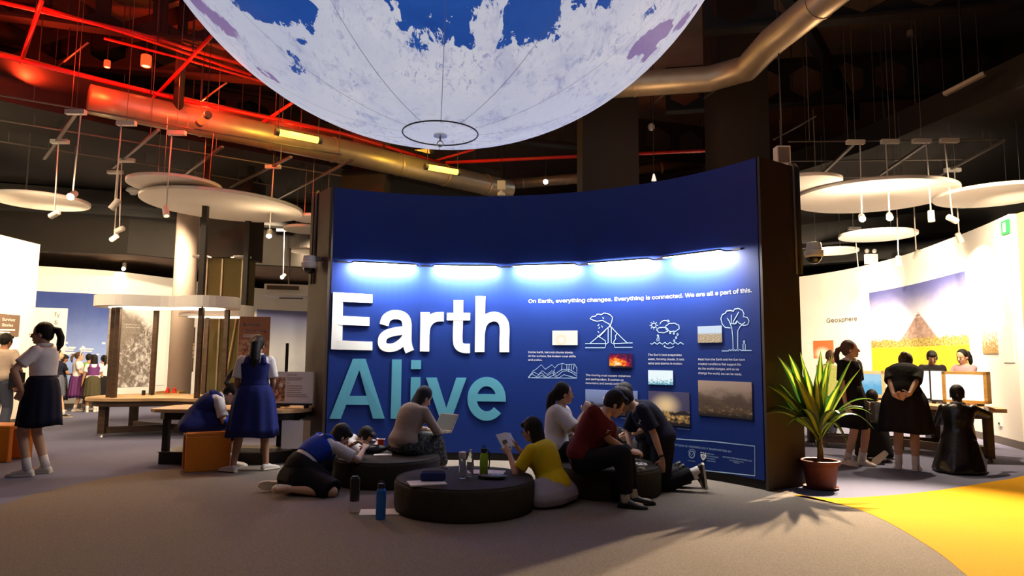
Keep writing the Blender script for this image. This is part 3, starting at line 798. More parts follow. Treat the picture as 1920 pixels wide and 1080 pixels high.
for lab, a, b, z in (('thin steel strut crossing left of the dark drop pole', (165, 80), (92, 139), 5.6), ('thin steel strut under the globe edge', (425, 155), (333, 222), 5.4),
                     ('steel strut right of the globe', (1258, 165), (1195, 222), 5.6), ('purple lit strut beside the black pillar', (1352, 162), (1320, 185), 5.5),
                     ('steel strut behind the wall top at right', (1530, 218), (1450, 262), 5.2)):
    pipe('strut', lab, 'strut', [atz(*a, z), atz(*b, z)], .014, M_GREYMETAL, 'thin ceiling struts', 6, (.5,))
p = atz(333, 218, 4.95); d = MB().tube([(0, 0, 0), (0, 0, 2.5)], .075, 12)
t = thing('drop_pole', 'dark vertical drop pole hanging left of the globe', 'pole', p); d.build('shaft', M_BLACK, t, smooth=True)
MB().lathe([(.11, 2.40), (.11, 2.5)], n=12).build('collar', M_BLACK, t)

# coloured tube lamps over the duct
M_TUBE_Y = glow('yellow_tube_glow', (1.0, .80, .06), 5.0); M_TUBE_R = glow('red_tube_glow', (1.0, .045, .008), 3.2); M_TUBE_O = glow('amber_glow', (1.0, .45, .06), .9)
def tube_lamp(label, a, b, z, m, r, energy, colr, zb=None):
    a, b = atz(*a, z), atz(*b, zb or z); c = (a + b) / 2
    t = thing('tube_lamp', label, 'lamp', c, group='coloured tube lamps')
    d = (b - a).normalized()
    MB().tube([a - c, b - c], r, 12).build('tube', m, t, smooth=True)
    for e, s in ((a, -1), (b, 1)):
        MB().tube([e - c - d * s * .01, e - c + d * s * .05], r * 1.15, 12).build('end_cap', M_GREYMETAL, t, smooth=True, auto=30)
        MB().tube([e - c, V(e.x - c.x, e.y - c.y, 7.45 - c.z)], .006, 5).build('hanger', M_DARKMETAL, t)
    add_light('tube_glow', 'POINT', c + V(.0, -.12, .12), energy, colr, size=.12)
tube_lamp('long yellow tube lamp left of the globe bottom', (522, 248), (597, 263), 4.72, M_TUBE_Y, .05, 40, (1, .62, .08))
tube_lamp('yellow tube lamp below the globe', (801, 313), (858, 323), 4.72, M_TUBE_Y, .05, 36, (1, .62, .08))
tube_lamp('short glowing red tube lamp over the duct', (388, 217), (376, 229), 4.75, M_TUBE_R, .05, 60, (1, .06, .015), 4.7)
tube_lamp('amber tube lamp just under the globe edge', (750, 288), (808, 283), 5.6, M_TUBE_O, .05, 3, (1, .4, .08))
for lab, x, y, s in (('orange glowing can lamp in the red ceiling', 274, 116, 1.0), ('smaller orange glowing can lamp in the red ceiling', 201, 121, .62)):
    p = atz(x, y, 5.75); t = thing('can_lamp', lab, 'lamp', p, group='orange can lamps')
    MB().lathe([(.07 * s, .10 * s), (.075 * s, .08 * s), (.075 * s, -.07 * s), (.06 * s, -.075 * s), (.06 * s, .0)], n=20).build('can', glow('amber_can%d' % (s * 10), (1, .16, .04), .55), t, smooth=True, auto=35)
    MB().lathe([(.001, -.066 * s), (.058 * s, -.066 * s)], n=16).build('lens', glow('amber_lens%d' % (s * 10), (1, .55, .25), 2.5), t)
    MB().tube([(0, 0, .1 * s), (0, 0, 7.45 - p.z)], .008, 5).build('hanger', M_DARKMETAL, t)
for loc, e in (((-6.9, 9.3, 5.2), 330), ((-5.0, 10.7, 5.24), 300), ((-8.0, 8.9, 5.5), 110), ((-3.9, 11.5, 5.24), 170), ((-6.0, 7.6, 5.2), 150)):
    add_light('red_wash', 'SPOT', loc, e, (1, .045, .012), Vector(loc) + V(.1, .35, 1), size=.1, spot=158, blend=.3)
for loc, tg in (((-6.0, 8.6, 5.2), (-5.6, 10.1, 4.9)), ((-4.9, 9.6, 5.2), (-4.4, 11.0, 4.9)), ((-6.9, 8.0, 5.4), (-6.6, 9.2, 4.95))):
    add_light('red_wash', 'SPOT', loc + V(0, 0, .1) if False else Vector(loc) + V(0, 0, .1), 170, (1, .05, .012), Vector(tg) + V(0, 0, .25), size=.08, spot=72, blend=.6)
add_light('amber_wash', 'POINT', (2.0, 9.4, 4.6), 16, (1, .62, .30), size=.2)
add_light('amber_wash', 'POINT', (4.0, 8.2, 4.7), 14, (1, .55, .24), size=.2)

# ---------------------------------------------------------------- white acoustic discs
M_DISC = mat('acoustic_disc_felt', (.80, .76, .70), .8, var=.04); M_DISC_EDGE = mat('disc_edge', (.62, .55, .50), .8, var=.05)
def disc(label, px, py, wpx, z, th=.05, tilt=0.0):
    p = atz(px, py, z); r = wpx / 2 / F_PX * (p - EYE).dot(FWD)
    t = thing('acoustic_disc', label, 'disc', p, group='hanging acoustic discs')
    MB().lathe([(.001, -th / 2), (r - .006, -th / 2), (r, -th / 2 + .006), (r, th / 2 - .012)], n=64, cap=False).build('face', M_DISC, t, smooth=True, auto=25)
    MB().lathe([(r + .002, th / 2 - .012), (r + .002, th / 2), (.001, th / 2)], n=64, cap=False).build('rim', M_DISC_EDGE, t, smooth=True, auto=25)
    top = (4.9 if abs(p.x) > 3 else 7.4) - z
    for a in (.6, 2.7, 4.8):
        MB().tube([(r * .6 * math.cos(a), r * .6 * math.sin(a), th / 2), (r * .6 * math.cos(a), r * .6 * math.sin(a), top)], .003, 4).build('wire', M_STEEL, t)
    if tilt: t.rotation_euler = (0, tilt, 0)
disc('white acoustic disc at the left edge behind the brightest lamp', 77, 377, 160, 3.8)
disc('small white acoustic disc overlapping the large oval one', 328, 347, 163, 3.92)
disc('largest white acoustic disc left of the blue wall', 420, 386, 284, 3.8, tilt=R(2))
disc('white acoustic disc partly behind the left wall end, upper one', 590, 410, 82, 3.8)
disc('white acoustic disc partly behind the left wall end, middle one', 575, 430, 84, 3.75)
disc('smallest white acoustic disc above the left dome camera', 578, 471, 66, 3.8)
disc('white acoustic disc partly behind the right wall end', 1508, 343, 132, 3.9)
disc('largest white acoustic disc of the right gallery above two bright lamps', 1636, 368, 280, 3.85)
disc('white acoustic disc cut by the right picture edge', 1864, 366, 198, 3.8)
disc('white acoustic disc below the two bright right lamps', 1645, 441, 134, 3.8)
disc('small white acoustic disc beside the right dome camera', 1560, 471, 92, 3.8)

# ---------------------------------------------------------------- pendant spotlights on tracks
M_HEAD = mat('spot_head_enamel', (.70, .66, .60), .45, var=.03); M_LENS = glow('warm_lens', (1.0, .80, .52), 22); M_LENS2 = glow('soft_lens', (1.0, .72, .40), 6)
def canopy_mat(): return M_HEAD
def pendant(label, can, rodtop, rodbot, headdir, zc=4.5, on=2, group='pendant spotlights', can2=None, light=None, L=.17):
    """can: canopy centre px; rod from rodtop to rodbot px; headdir: direction the lamp shines in"""
    c = atz(*can, zc); dep = c.y
    t = thing('pendant_spotlight', label, 'spotlight', c, group=group)
    a = aty(*rodtop, dep); b = aty(*rodbot, dep)
    w = .26
    MB().box((0, 0, .02), (w, .07, .06)).build('canopy', M_HEAD, t)
    ctop = 4.82 if (c.x < -6.2 or c.y > 12.6 or c.x > 6.2) else (4.82 if c.x < 0 and c.y > 10.2 - (c.x + 6.1) * -.77 else 7.46)
    MB().tube([(0, 0, .04), (0, 0, ctop - c.z)], .004, 5).build('hanger', M_GREYMETAL, t)
    MB().tube([V(a.x - c.x, 0, 0), V(b.x - c.x, 0, b.z - c.z)], .010, 8).build('rod', M_HEAD, t, smooth=True)
    hd = Vector(headdir).normalized(); e = V(b.x - c.x, 0, b.z - c.z)
    M = hd.to_track_quat('Z', 'Y').to_matrix()
    MB().lathe([(.02, -L * .55), (.043, -L * .5), (.045, L * .45), (.036, L * .45), (.034, L * .2)], e, 20, M).build('head', M_HEAD, t, smooth=True, auto=35)
    if on: MB().lathe([(.001, L * .30), (.034, L * .30)], e, 16, M).build('lens', M_LENS if on == 2 else M_LENS2, t)
    if on == 2: add_light('bulb_glare', 'POINT', c + e + hd * (L * .5 + .05), 20 if c.x < 0 else 48, WARM if c.x < 0 else CREAM, size=.05)
    if light:
        add_light('spot_lamp', 'SPOT', c + e + hd * (L * .5 + .02), light[0] * SPOT_K, light[1] if len(light) > 1 else WARM, c + e + hd * 3, size=.045, spot=light[2] if len(light) > 2 else 70, blend=.7)
    return t
pendant('bright pendant spotlight over the left edge disc', (142, 213), (151, 219), (136, 366), (.25, -1, -.55), light=(150, WARM, 80))
pendant('pendant spotlight with twin rods aimed left, left edge disc behind', (112, 268), (109, 275), (102, 402), (-1.2, .4, -.45), light=(330, WARM, 90))
pendant('pendant spotlight hung in front of the small oval disc gap', (237, 234), (227, 240), (215, 384), (-.6, -.2, -1), on=0)
pendant('lower pendant spotlight aimed left of the upper twin', (237, 303), (228, 307), (224, 431), (-1.2, .5, -.35), on=1, light=(330, WARM, 95))
pendant('lowest pendant spotlight of the left trio', (216, 325), (222, 329), (214, 446), (-1.1, .6, -.45), on=1, light=(330, WARM, 95))
pendant('pendant spotlight crossing the two overlapping discs', (331, 252), (322, 256), (311, 397), (.35, -.3, -1), on=1, light=(90, WARM, 80))
pendant('pendant spotlight at the right end of the large oval disc', (512, 315), (513, 318), (505, 438), (.25, -.9, -.9), on=2, light=(110, WARM, 80))
pendant('bright far pendant spotlight beside the left wall end', (529, 433), (533, 436), (531, 518), (-.1, -1, -.5), zc=4.4, on=2, light=(60, WARM, 80))
for (x, y) in ((233, 500), (184, 505)):
    p = atz(x, y, 3.55); t = thing('ceiling_spotlight', 'lit ceiling spotlight at the back of the left gallery' if x == 233 else 'unlit black ceiling spotlight at the back of the left gallery', 'spotlight', p)
    MB().lathe([(.04, .1), (.045, .09), (.045, -.08), (.035, -.08)], n=16).build('head', M_DARKMETAL if x == 184 else M_HEAD, t, smooth=True, auto=35)
    MB().tube([(0, 0, .1), (0, 0, .2)], .012, 6).build('stem', M_DARKMETAL, t)
    if x == 233:
        MB().ell((0, -.03, -.06), (.045, .045, .045)).build('lens', M_LENS, t, smooth=True); add_light('spot_lamp', 'SPOT', p + V(0, -.1, -.12), 160, WARM, p + V(-.4, -.3, -2), size=.05, spot=120, blend=.8)
# right gallery
pendant('left one of the two very bright right gallery spotlights', (1604, 269), (1613, 274), (1616, 408), (-.42, -1, -.53), on=2, light=(RIGHT_BEAM / SPOT_K, CREAM, 66))
pendant('right one of the two very bright right gallery spotlights', (1669, 268), (1661, 272), (1668, 406), (-.52, -1, -.53), on=2, light=(RIGHT_BEAM / SPOT_K, CREAM, 66))
pendant('upright pendant spotlight shining straight down in the right gallery', (1728, 267), (1737, 271), (1746, 406), (.02, 0, -1), on=1, light=(260, CREAM, 110))
pendant('unlit pendant spotlight tilted sideways below the right disc', (1780, 266), (1771, 270), (1786, 411), (1, .3, -.35), on=0, light=(300, CREAM, 100))
pendant('white pendant spotlight below the disc at the right edge', (1786, 321), (1790, 326), (1799, 446), (.7, .4, -1), on=0, light=(330, CREAM, 100))
pendant('white pendant spotlight aimed at the mural from its left', (1679, 376), (1681, 380), (1685, 489), (.35, .6, -1), zc=4.2, on=0, light=(330, CREAM, 125))
pendant('white pendant spotlight aimed at the mural from its right', (1711, 370), (1713, 375), (1718, 478), (-.3, .6, -1), zc=4.2, on=0, light=(330, CREAM, 125))
pendant('thin pendant spotlight in front of the white wall top', (1602, 430), (1603, 433), (1610, 512), (.1, .6, -1), zc=4.15, on=0, light=(260, CREAM, 125))
TR = 'track rails for spotlights'
def track(label, a, b, z=4.53, zb=None):
    a, b = atz(*a, z), atz(*b, zb or z); c = a.copy()
    t = thing('track_rail', label, 'rail', c, group=TR)
    MB().bar((0, 0, 0), b - c, .045, .03).build('rail', M_GREYMETAL, t)
    for k in (.15, .85):
        p = (b - c) * k; MB().tube([p, V(p.x, p.y, 7.45 - c.z if (c.x > -6 and c.x < 6.2) else 4.82 - c.z)], .005, 5).build('hanger', M_GREYMETAL, t)
track('steel track rail at the left edge of the picture', (143, 212), (83, 298)); track('steel track rail right of the twin rod lamp', (297, 243), (212, 315))
track('steel track rail above the small oval disc', (417, 275), (345, 328)); track('steel track rail above the large oval disc', (546, 294), (432, 352))
track('steel track rail beside the dark left pillar', (660, 300), (522, 372)); track('steel track rail left of the right disc', (1601, 270), (1540, 328))
track('steel track rail above the large right disc', (1735, 270), (1650, 328)); track('steel track rail behind the disc at the right edge', (1882, 264), (1748, 336))
for i, (a, b) in enumerate((((-20, 175), (640, 290)), ((-20, 222), (640, 330)), ((-20, 262), (300, 312)), ((280, 308), (650, 372)), ((1478, 266), (1885, 262)), ((1480, 302), (1810, 299)), ((1570, 333), (1760, 330)))):
    a, b = atz(*a, 4.62), atz(*b, 4.62); t = thing('ceiling_rod', ['thin grey ceiling rod nearest the duct', 'second thin grey ceiling rod below the duct', 'short thin ceiling rod over the left trio of lamps', 'thin ceiling rod over the large oval disc', 'thin rod carrying the four right pendants', 'second thin rod behind the right pendants', 'lowest thin rod above the large right disc'][i], 'rod', a, group='thin ceiling rods')
    MB().tube([(0, 0, 0), b - a], .012, 6).build('rod', M_GREYMETAL, t)
    for k in (.1, .5, .9): MB().tube([(b - a) * k, (b - a) * k + V(0, 0, .2 if i < 4 else 2.9)], .006, 5).build('hanger', M_GREYMETAL, t)

# hanging speakers, sensors, cameras, exit signs
p = aty(940, 348, 13); t = thing('hanging_speaker', 'small white hanging box above the blue wall top', 'speaker', p)
MB().box((0, 0, 0), (.16, .12, .17)).build('box', M_WHITE, t); MB().lathe([(.05, -.12), (.08, -.16), (.07, -.2), (.001, -.2)], n=16).build('horn', M_WHITE, t, smooth=True, auto=40)
MB().tube([(0, 0, -.13), (0, 0, -.08)], .02, 8).build('neck', M_WHITE, t); MB().tube([(0, 0, .08), (0, 0, 7.45 - p.z)], .006, 5).build('hanger', M_DARKMETAL, t)
p = aty(1023, 341, 15); t = thing('blue_white_lamp', 'tiny blue white lamp shining above the blue wall', 'lamp', p)
MB().ell((0, 0, 0), (.055, .055, .055)).build('bulb', glow('cold_bulb', (.75, .88, 1), 18), t, smooth=True); MB().tube([(0, 0, .05), (0, 0, 7.45 - p.z)], .008, 6).build('cord', M_DARKMETAL, t)
p = aty(1221, 238, 11.5); t = thing('smoke_detector', 'round beige detector hanging right of the globe', 'detector', p)
MB().ell((0, 0, 0), (.06, .06, .07)).build('body', M_DISC_EDGE, t, smooth=True); MB().tube([(0, 0, .06), (0, 0, 7.45 - p.z)], .006, 5).build('cord', M_DARKMETAL, t)
p = aty(1226, 333, 10.6); t = thing('hanging_bulb', 'small white cone lamp above the right part of the wall', 'lamp', p)
MB().lathe([(.012, .06), (.04, -.05), (.001, -.05)], n=14).build('shade', glow('pale_cone', (1, .9, .75), .8), t, smooth=True); MB().tube([(0, 0, .06), (0, 0, 7.45 - p.z)], .005, 5).build('cord', M_DARKMETAL, t)
p = aty(1466, 293, 8.6); t = thing('speaker_box', 'grey box speaker standing behind the right wall corner', 'speaker', p)
MB().box((0, 0, 0), (.17, .14, .24)).build('cabinet', M_DISC_EDGE, t); MB().box((0, -.072, 0), (.14, .01, .2)).build('grille', M_GREYMETAL, t); MB().tube([(0, 0, .1), (0, 0, 7.45 - p.z)], .01, 5).build('hanger', M_DARKMETAL, t)
t = thing('ceiling_fixture', 'dull brown strip fixture high at the right', 'fixture', aty(1806, 158, 9.0))
a, b = aty(1770, 177, 9.0), aty(1846, 138, 8.6); c = (a + b) / 2; t.location = c
MB().bar(a - c, b - c, .07, .05).build('body', M_DUCT, t); MB().tube([(0, 0, 0), (0, 0, 7.45 - c.z)], .01, 5).build('hanger', M_DARKMETAL, t)
p = aty(1707, 64, 9.5); t = thing('ceiling_downlight', 'tiny downlight high at the right', 'light', p)
MB().lathe([(.05, .05), (.05, -.03), (.04, -.03)], n=14).build('can', M_GREYMETAL, t, smooth=True, auto=30); MB().lathe([(.001, -.02), (.04, -.02)], n=12).build('lens', glow('tiny_lens', (1, .9, .8), 2), t); MB().tube([(0, 0, .05), (0, 0, 7.45 - p.z)], .008, 5).build('hanger', M_DARKMETAL, t)
def dome_cam(label, px, py, Y, side):
    p = aty(px, py, Y); t = thing('dome_camera', label, 'camera', p, group='dome cameras on the wall ends')
    MB().lathe([(.03, .12), (.075, .11), (.085, .03), (.10, .02), (.10, -.03), (.085, -.05)], n=28).build('housing', M_WHITE, t, smooth=True, auto=35)
    MB().ell((0, 0, -.045), (.078, .078, .078), None, 20, 12).build('dome', mat('smoked_dome', (.01, .01, .012), .08, spec=.8), t, smooth=True)
    MB().bar((0, 0, .08), (side * .16, .08, .08), .05, .05).build('arm', M_GREYMETAL, t)
dome_cam('white dome camera on the left wall end', 580, 496, 8.62, 1)
dome_cam('white dome camera on the right wall end', 1526, 474, 7.38, -1)
# conduits down the wall ends
def conduits(label, p, dirv, cols):
    t = thing('conduit_bundle', label, 'pipe', (p.x, p.y, 0))
    for k, (off, r, m) in enumerate(cols):
        q = Vector(dirv) * off
        MB().tube([q + V(0, 0, 2.25), q + V(0, 0, WH - .02), q + V(0, .10, WH + .05)], r, 8).build('conduit', m, t, smooth=True)
conduits('cable conduits running down the right wall end', endR + V(-.045, -.05, 0), (.8, .3, 0), ((0, .014, M_GREYMETAL), (.04, .014, M_BLACK), (.075, .016, M_DARKMETAL)))
conduits('cable conduits running down the left wall end', endL + V(.09, -.16, 0), (.5, -.5, 0), ((0, .014, M_BLACK), (.06, .016, M_GREYMETAL)))
a, z = RW.hit(1895, 424); p = RW.P(a - .1, z, .03)
t = thing('exit_sign', 'small green sign high on the right gallery wall edge', 'sign', p)
tn = (RW.P(a + .1, z) - RW.P(a - .1, z)).normalized(); nn = V(tn.y, -tn.x, 0)
MB().bar(-tn * .12, tn * .12, .03, .22).build('panel', mat('green_sign', (.02, .30, .08), .5), t)
MB().bar(-tn * .05 - nn.normalized() * (.02 if nn.x > 0 else -.02), tn * .04 - nn.normalized() * (.02 if nn.x > 0 else -.02), .006, .15).build('pictogram', M_PRINT_W, t)
a, z = RW.hit(1626, 493); p = RW.P(a, RH + .02, -.1)
t = thing('twin_emergency_light', 'white emergency lamp box with two round heads on the wall top', 'lamp', p)
MB().box((0, 0, .12), (.28, .1, .24)).build('box', M_WHITE, t)
for s in (-.09, .09): MB().ell((s, 0, .32), (.055, .05, .055)).build('lamp_head', M_WHITE, t, smooth=True)
for (x, y, lab) in ((250, 361, 'flat white detector disc left of the overlapping discs'), (1813, 393, 'flat white detector disc below the right edge disc')):
    p = aty(x, y, 13.5); p.z = 4.72; p = atz(x, y, 4.72); t = thing('smoke_detector', lab, 'detector', p)
    MB().lathe([(.13, .08), (.15, .03), (.09, .0), (.05, -.05), (.001, -.05)], n=24).build('body', M_WHITE, t, smooth=True, auto=30)

# hall floor spots out of view; unseen fill spots added to brighten galleries
for loc, tgt, e, ang, c in (((-2.6, 1.0, 4.6), (-3.0, 3.6, 0), HALL_SPOT, 56, CREAM), ((1.2, .6, 4.6), (.9, 3.2, 0), HALL_SPOT * .7, 54, CREAM), 
                            ((-7.4, 5.6, 4.5), (-9.0, 10.5, 1.8), 1100, 90, CREAM), ((-6.9, 13.4, 3.9), (-10.4, 16.8, 1.6), 2200, 100, CREAM), ((-5.4, 15.5, 4.3), (-8.8, 19.5, 1.6), 2200, 110, CREAM), ((-5.0, 17.6, 4.2), (-6.6, 21.8, 1.8), 1500, 110, CREAM),
                            ((-6.9, 9.0, 4.4), (-5.5, 11.6, .3), 700, 90, CREAM), ((6.0, 7.6, 3.6), (7.9, 12.0, 1.8), 1600, 90, CREAM), ((6.3, 12.0, 3.5), (8.4, 15.0, 1.8), 1700, 120, CREAM), ((6.2, 14.6, 3.5), (8.3, 17.8, 1.8), 1700, 120, CREAM)):
    add_light('unseen_spot', 'SPOT', loc, e * (GALLERY if e > 300 else 1), c, tgt, size=.06, spot=ang, blend=.8)
# ---------------------------------------------------------------- left gallery: prints on the walls
def p_blue(B, x, y):
    n = B.noise(4, 4, .6, which='UV')
    c = B.mix((y + (n - .5) * .15).step(.1, .95), (.28, .40, .80), (.015, .045, .24))
    return c
def p_wave(B, x, y):
    n = B.noise(5, 7, .68, which='UV', dist=1.4); n2 = B.noise(14, 6, .7, which='UV', dist=1.0)
    ridge = (y - .42 - x * .42 + (n - .5) * .25)
    c = B.mix(((n * .6 + n2 * .6) - .1 - (1.0 - x) * .12).step(.38, .66), (.16, .13, .11), (.88, .85, .83))
    dark = B.mix(n2.step(.4, .7), (.20, .17, .145), (.30, .26, .23))
    c = B.mix((ridge * -1.0 + .05).step(-.1, .1) * 0.0 + ridge.step(-.05, .08) * (1.0 - x.step(.45, .75)), c, dark)
    return B.mix(((y + x * .35 + (n - .5) * .3).step(.98, 1.2)) * .9, c, (.86, .83, .80))
def p_pale(B, x, y):
    n = B.noise(3, 4, .6, which='UV')
    c = B.mix(y.step(.35, 1.0), (.80, .84, .90), (.18, .20, .42))
    return B.mix((n * (1.0 - y)).step(.25, .5) * .3, c, (.45, .50, .65))
def p_collage(B, x, y):
    n = B.noise(7, 5, .7, which='UV', dist=.8); n2 = B.voro(6, which='UV')
    c = B.mix(n.step(.35, .6), (.10, .06, .05), (.62, .40, .24)); return B.mix(n2.step(.3, .5) * .5, c, (.85, .72, .55))
LW2.px_patch('printed_mural', print_mat('blue_mural', p_blue), 58, 545, 198, 722, .008, .01, lw2)['label'] = 'blue printed mural fading to white at its foot'
o = LW2.px_patch('printed_mural', print_mat('wave_mural', p_wave), 205, 576, 291, 724, .008, .01, lw2); o['label'] = 'grey printed photo of a breaking wave'
LW2.px_patch('printed_mural', print_mat('pale_mural', p_pale), 482, 580, 574, 720, .008, .01, lw2)['label'] = 'pale printed mural fading from violet to white'
LW2.px_patch('printed_panel', M_PRINT_W, 55, 576, 116, 735, .02, .02, lw2)
LW2.px_patch('printed_panel', M_PRINT_W, 292, 585, 306, 722, .015, .01, lw2)
wall_text(LW2, 'lettering', M_PRINT_K, 'Ty', 102, 594, 112, 11, lw2, .045); wall_text(LW2, 'lettering', M_PRINT_K, 'S', 102, 608, 108, 10, lw2, .045)
wall_text(LW2, 'lettering', M_PRINT_W, 'Waves begin as', 235, 609, 262, 2.4, lw2, .02); wall_text(LW2, 'lettering', M_PRINT_W, 'wind moves water', 235, 614, 262, 2.4, lw2, .02)
LW2.px_patch('printed_panel', mat('dark_storm_panel', (.06, .04, .03), .6), 336, 612, 361, 697, .02, .02, lw2)
LW2.px_patch('printed_photo', print_mat('storm_photo', p_collage), 336, 643, 361, 671, .03, .008, lw2)
LW2.px_patch('printed_panel', M_PRINT_W, 333, 586, 362, 612, .02, .02, lw2); LW2.px_patch('printed_panel', M_PRINT_W, 333, 698, 360, 725, .02, .02, lw2)
wall_text(LW2, 'lettering', M_PRINT_W, 'Swirling', 338, 624, 358, 6.5, lw2, .032); wall_text(LW2, 'lettering', M_PRINT_W, 'Storms', 338, 631.5, 354, 6.5, lw2, .032)
for i in range(7): LW2.ribbon('small_print', M_PRINT_W, [[(338, 675 + i * 3.2), (357 - (i % 3) * 2, 675.3 + i * 3.2)]], .012, .032, lw2)
for i in range(2): LW2.ribbon('small_print', M_PRINT_W, [[(338, 637 + i * 3.2), (354 - i, 637.3 + i * 3.2)]], .03, .032, lw2)
for i, (xa, xb, y) in enumerate(((116, 197, 643), (117, 140, 652), (117, 138, 656), (128, 142, 651), (152, 175, 654), (152, 172, 658), (117, 140, 661), (118, 186, 664))):
    LW2.ribbon('small_print', M_PRINT_W, [[(xa, y), (xb, y + .6)]], .03 if i else .045, .02, lw2)
for pts in ([(116, 655), (122, 648), (126, 654)], [(150, 656), (156, 650), (160, 655)]):
    LW2.ribbon('small_print', M_PRINT_W, [pts], .05, .02, lw2)
for k in range(2): LW2.ribbon('spiral_print', M_PRINT_K, [[(341 + k * 9 + (3.6 - j * .12) * math.cos(j * .5), 711 + (3.6 - j * .12) * math.sin(j * .5)) for j in range(26)]], .02, .032, lw2)
# survivor panel on the near left wall
LW1.px_patch('printed_panel', mat('brown_print_panel', (.13, .09, .07), .6), -24, 586, 33, 631, .02, .02, lw1)
wall_text(LW1, 'lettering', M_PRINT_W, 'Survivor', 1, 601, 25.5, 7.5, lw1, .03, y1=602); wall_text(LW1, 'lettering', M_PRINT_W, 'Stories', 0.5, 611.5, 21, 7.5, lw1, .03, y1=613)
for y in (619, 623.5): LW1.ribbon('small_print', M_PRINT_W, [[(-8, y - .5), (25 - (y > 620) * 10, y)]], .025, .03, lw1)
LW1.px_patch('printed_photo', print_mat('sky_photo', lambda B, x, y: B.mix((y + (B.noise(8, 5, .7, which='UV') - .5) * .4).step(.25, .4), (.10, .07, .05), (.55, .70, .85))), -24, 632, 31, 675, .02, .02, lw1)

# ---------------------------------------------------------------- left kiosk: table, posts, wavy canopy
def wavy(pts, k=6): 
    q = list(pts); q = [q[-1]] + q + [q[0], q[1]]
    out = smooth(q, k); return out[k:-k - 1] if False else [p for i, p in enumerate(out) if k <= i < len(out) - 1 - k]
M_LITUNDER = glow('canopy_light', (1.0, .86, .62), 2.2)
kz = .62
t = thing('exhibit_kiosk', 'long dark legged exhibit table with posts under a wavy white canopy', 'exhibit', (-5.8, 11.4, 0))
def loc(p): return (p[0] + 5.8, p[1] - 11.4)
top = [loc(p) for p in wavy([(-6.78, 11.0), (-6.2, 10.85), (-5.5, 11.05), (-4.75, 10.95), (-4.45, 11.5), (-4.8, 12.1), (-5.6, 12.3), (-6.5, 12.45), (-6.95, 11.7)])]
mb = MB().prism(top, kz - .045, kz); mb.build('table_top', M_WOOD, t)
mb = MB().prism([(x * .94, y * .92) for x, y in top], kz - .13, kz - .046); mb.build('apron', M_DARKWOOD, t)
legs = [(-6.5, 11.05), (-6.62, 12.15), (-4.85, 11.15), (-4.95, 12.0)]
for L in legs:
    x, y = loc(L); MB().box((x, y, (kz - .13) / 2 + .03), (.11, .11, kz - .19)).build('leg', M_DARKWOOD, t)
    MB().lathe([(.02, 0), (.035, .005), (.02, .035)], (x, y, 0), 12).build('foot', M_STEEL, t)
ctr = V(*loc((-5.65, 11.6)), .11)
for L in legs: MB().bar(V(*loc(L), .11), ctr, .07, .10).build('stretcher', M_DARKWOOD, t)
can = [loc(p) for p in wavy([(-6.75, 11.0), (-6.3, 10.8), (-5.6, 11.1), (-4.95, 10.9), (-4.55, 11.3), (-4.85, 11.9), (-5.6, 11.75), (-6.4, 12.0), (-6.9, 11.5)])]
MB().prism(can, 2.09, 2.27).build('canopy', M_WHITE, t)
MB().prism([(x * .8 , y * .72) for x, y in can], 2.075, 2.089).build('light_panel', M_LITUNDER, t)
for L in [(-6.38, 11.08), (-6.5, 11.16), (-6.25, 12.0), (-5.05, 11.1), (-4.9, 11.75)]:
    x, y = loc(L); MB().bar((x, y, kz - .01), (x, y, 2.09), .07, .07).build('post', M_DARKWOOD, t)
MB().bar((*loc((-5.12, 11.2)), 2.27), (*loc((-5.12, 11.2)), 4.82), .085, .085).build('ceiling_post', M_DARKMETAL, t)
add_light('kiosk_lamp', 'AREA', (-5.75, 11.4, 2.06), 26, CREAM, (-5.75, 11.4, 0), 1.1, .6)
t = thing('canopy_segment', 'second wavy white canopy piece in front of the olive column', 'canopy', (-5.2, 12.35, 0))
can2 = [(x + .0, y) for x, y in wavy([(-.78, -.1), (-.4, -.32), (.1, -.2), (.42, -.3), (.5, .1), (0, .3), (-.6, .25)])]
MB().prism(can2, 2.0, 2.2).build('canopy', M_WHITE, t); MB().prism([(x * .8, y * .75) for x, y in can2], 1.985, 1.999).build('light_panel', M_LITUNDER, t)
for x in (-.3, .4): MB().bar((x, 0, 0), (x, 0, 2.0), .06, .06).build('post', M_DARKWOOD, t)
MB().bar((.33, .05, 2.2), (.33, .05, 4.82), .09, .09).build('ceiling_post', M_DARKMETAL, t)

# square olive column with pale edge strips and two round lamp trays
cxo, cyo, wo = -5.58, 13.5, .70
oc = MB().box((cxo, cyo, 1.6), (wo, .6, 3.2)).build('column_olive', M_OLIVE, kind='structure')
MB().box((cxo, cyo, 4.0), (wo + .2, .8, 1.6)).build('cap_box', M_BROWNBLACK, oc)
for dx in (-wo / 2 - .005, -.06, wo / 2 - .015): MB().bar((cxo + dx, cyo - .315, .1), (cxo + dx, cyo - .315, 3.18), .035, .03).build('edge_strip', M_DUCT, oc)
for dx in (-.42, .36): 
    MB().lathe([(.001, 3.19), (.17, 3.19), (.17, 3.215), (.001, 3.215)], (cxo + dx, cyo - .42, 0), 24).build('lamp_tray', M_WHITE, oc)
    MB().lathe([(.001, 3.183), (.03, 3.183), (.03, 3.189)], (cxo + dx * .55, cyo - .5, 0), 12).build('lamp_lens', M_LENS2, oc)
MB().tube([(cxo + .28, cyo - .34, 2.1), (cxo + .2, cyo - .36, 1.4), (cxo + .08, cyo - .36, .5)], .018, 8).build('rope', mat('tan_rope', (.55, .38, .18), .8), oc)
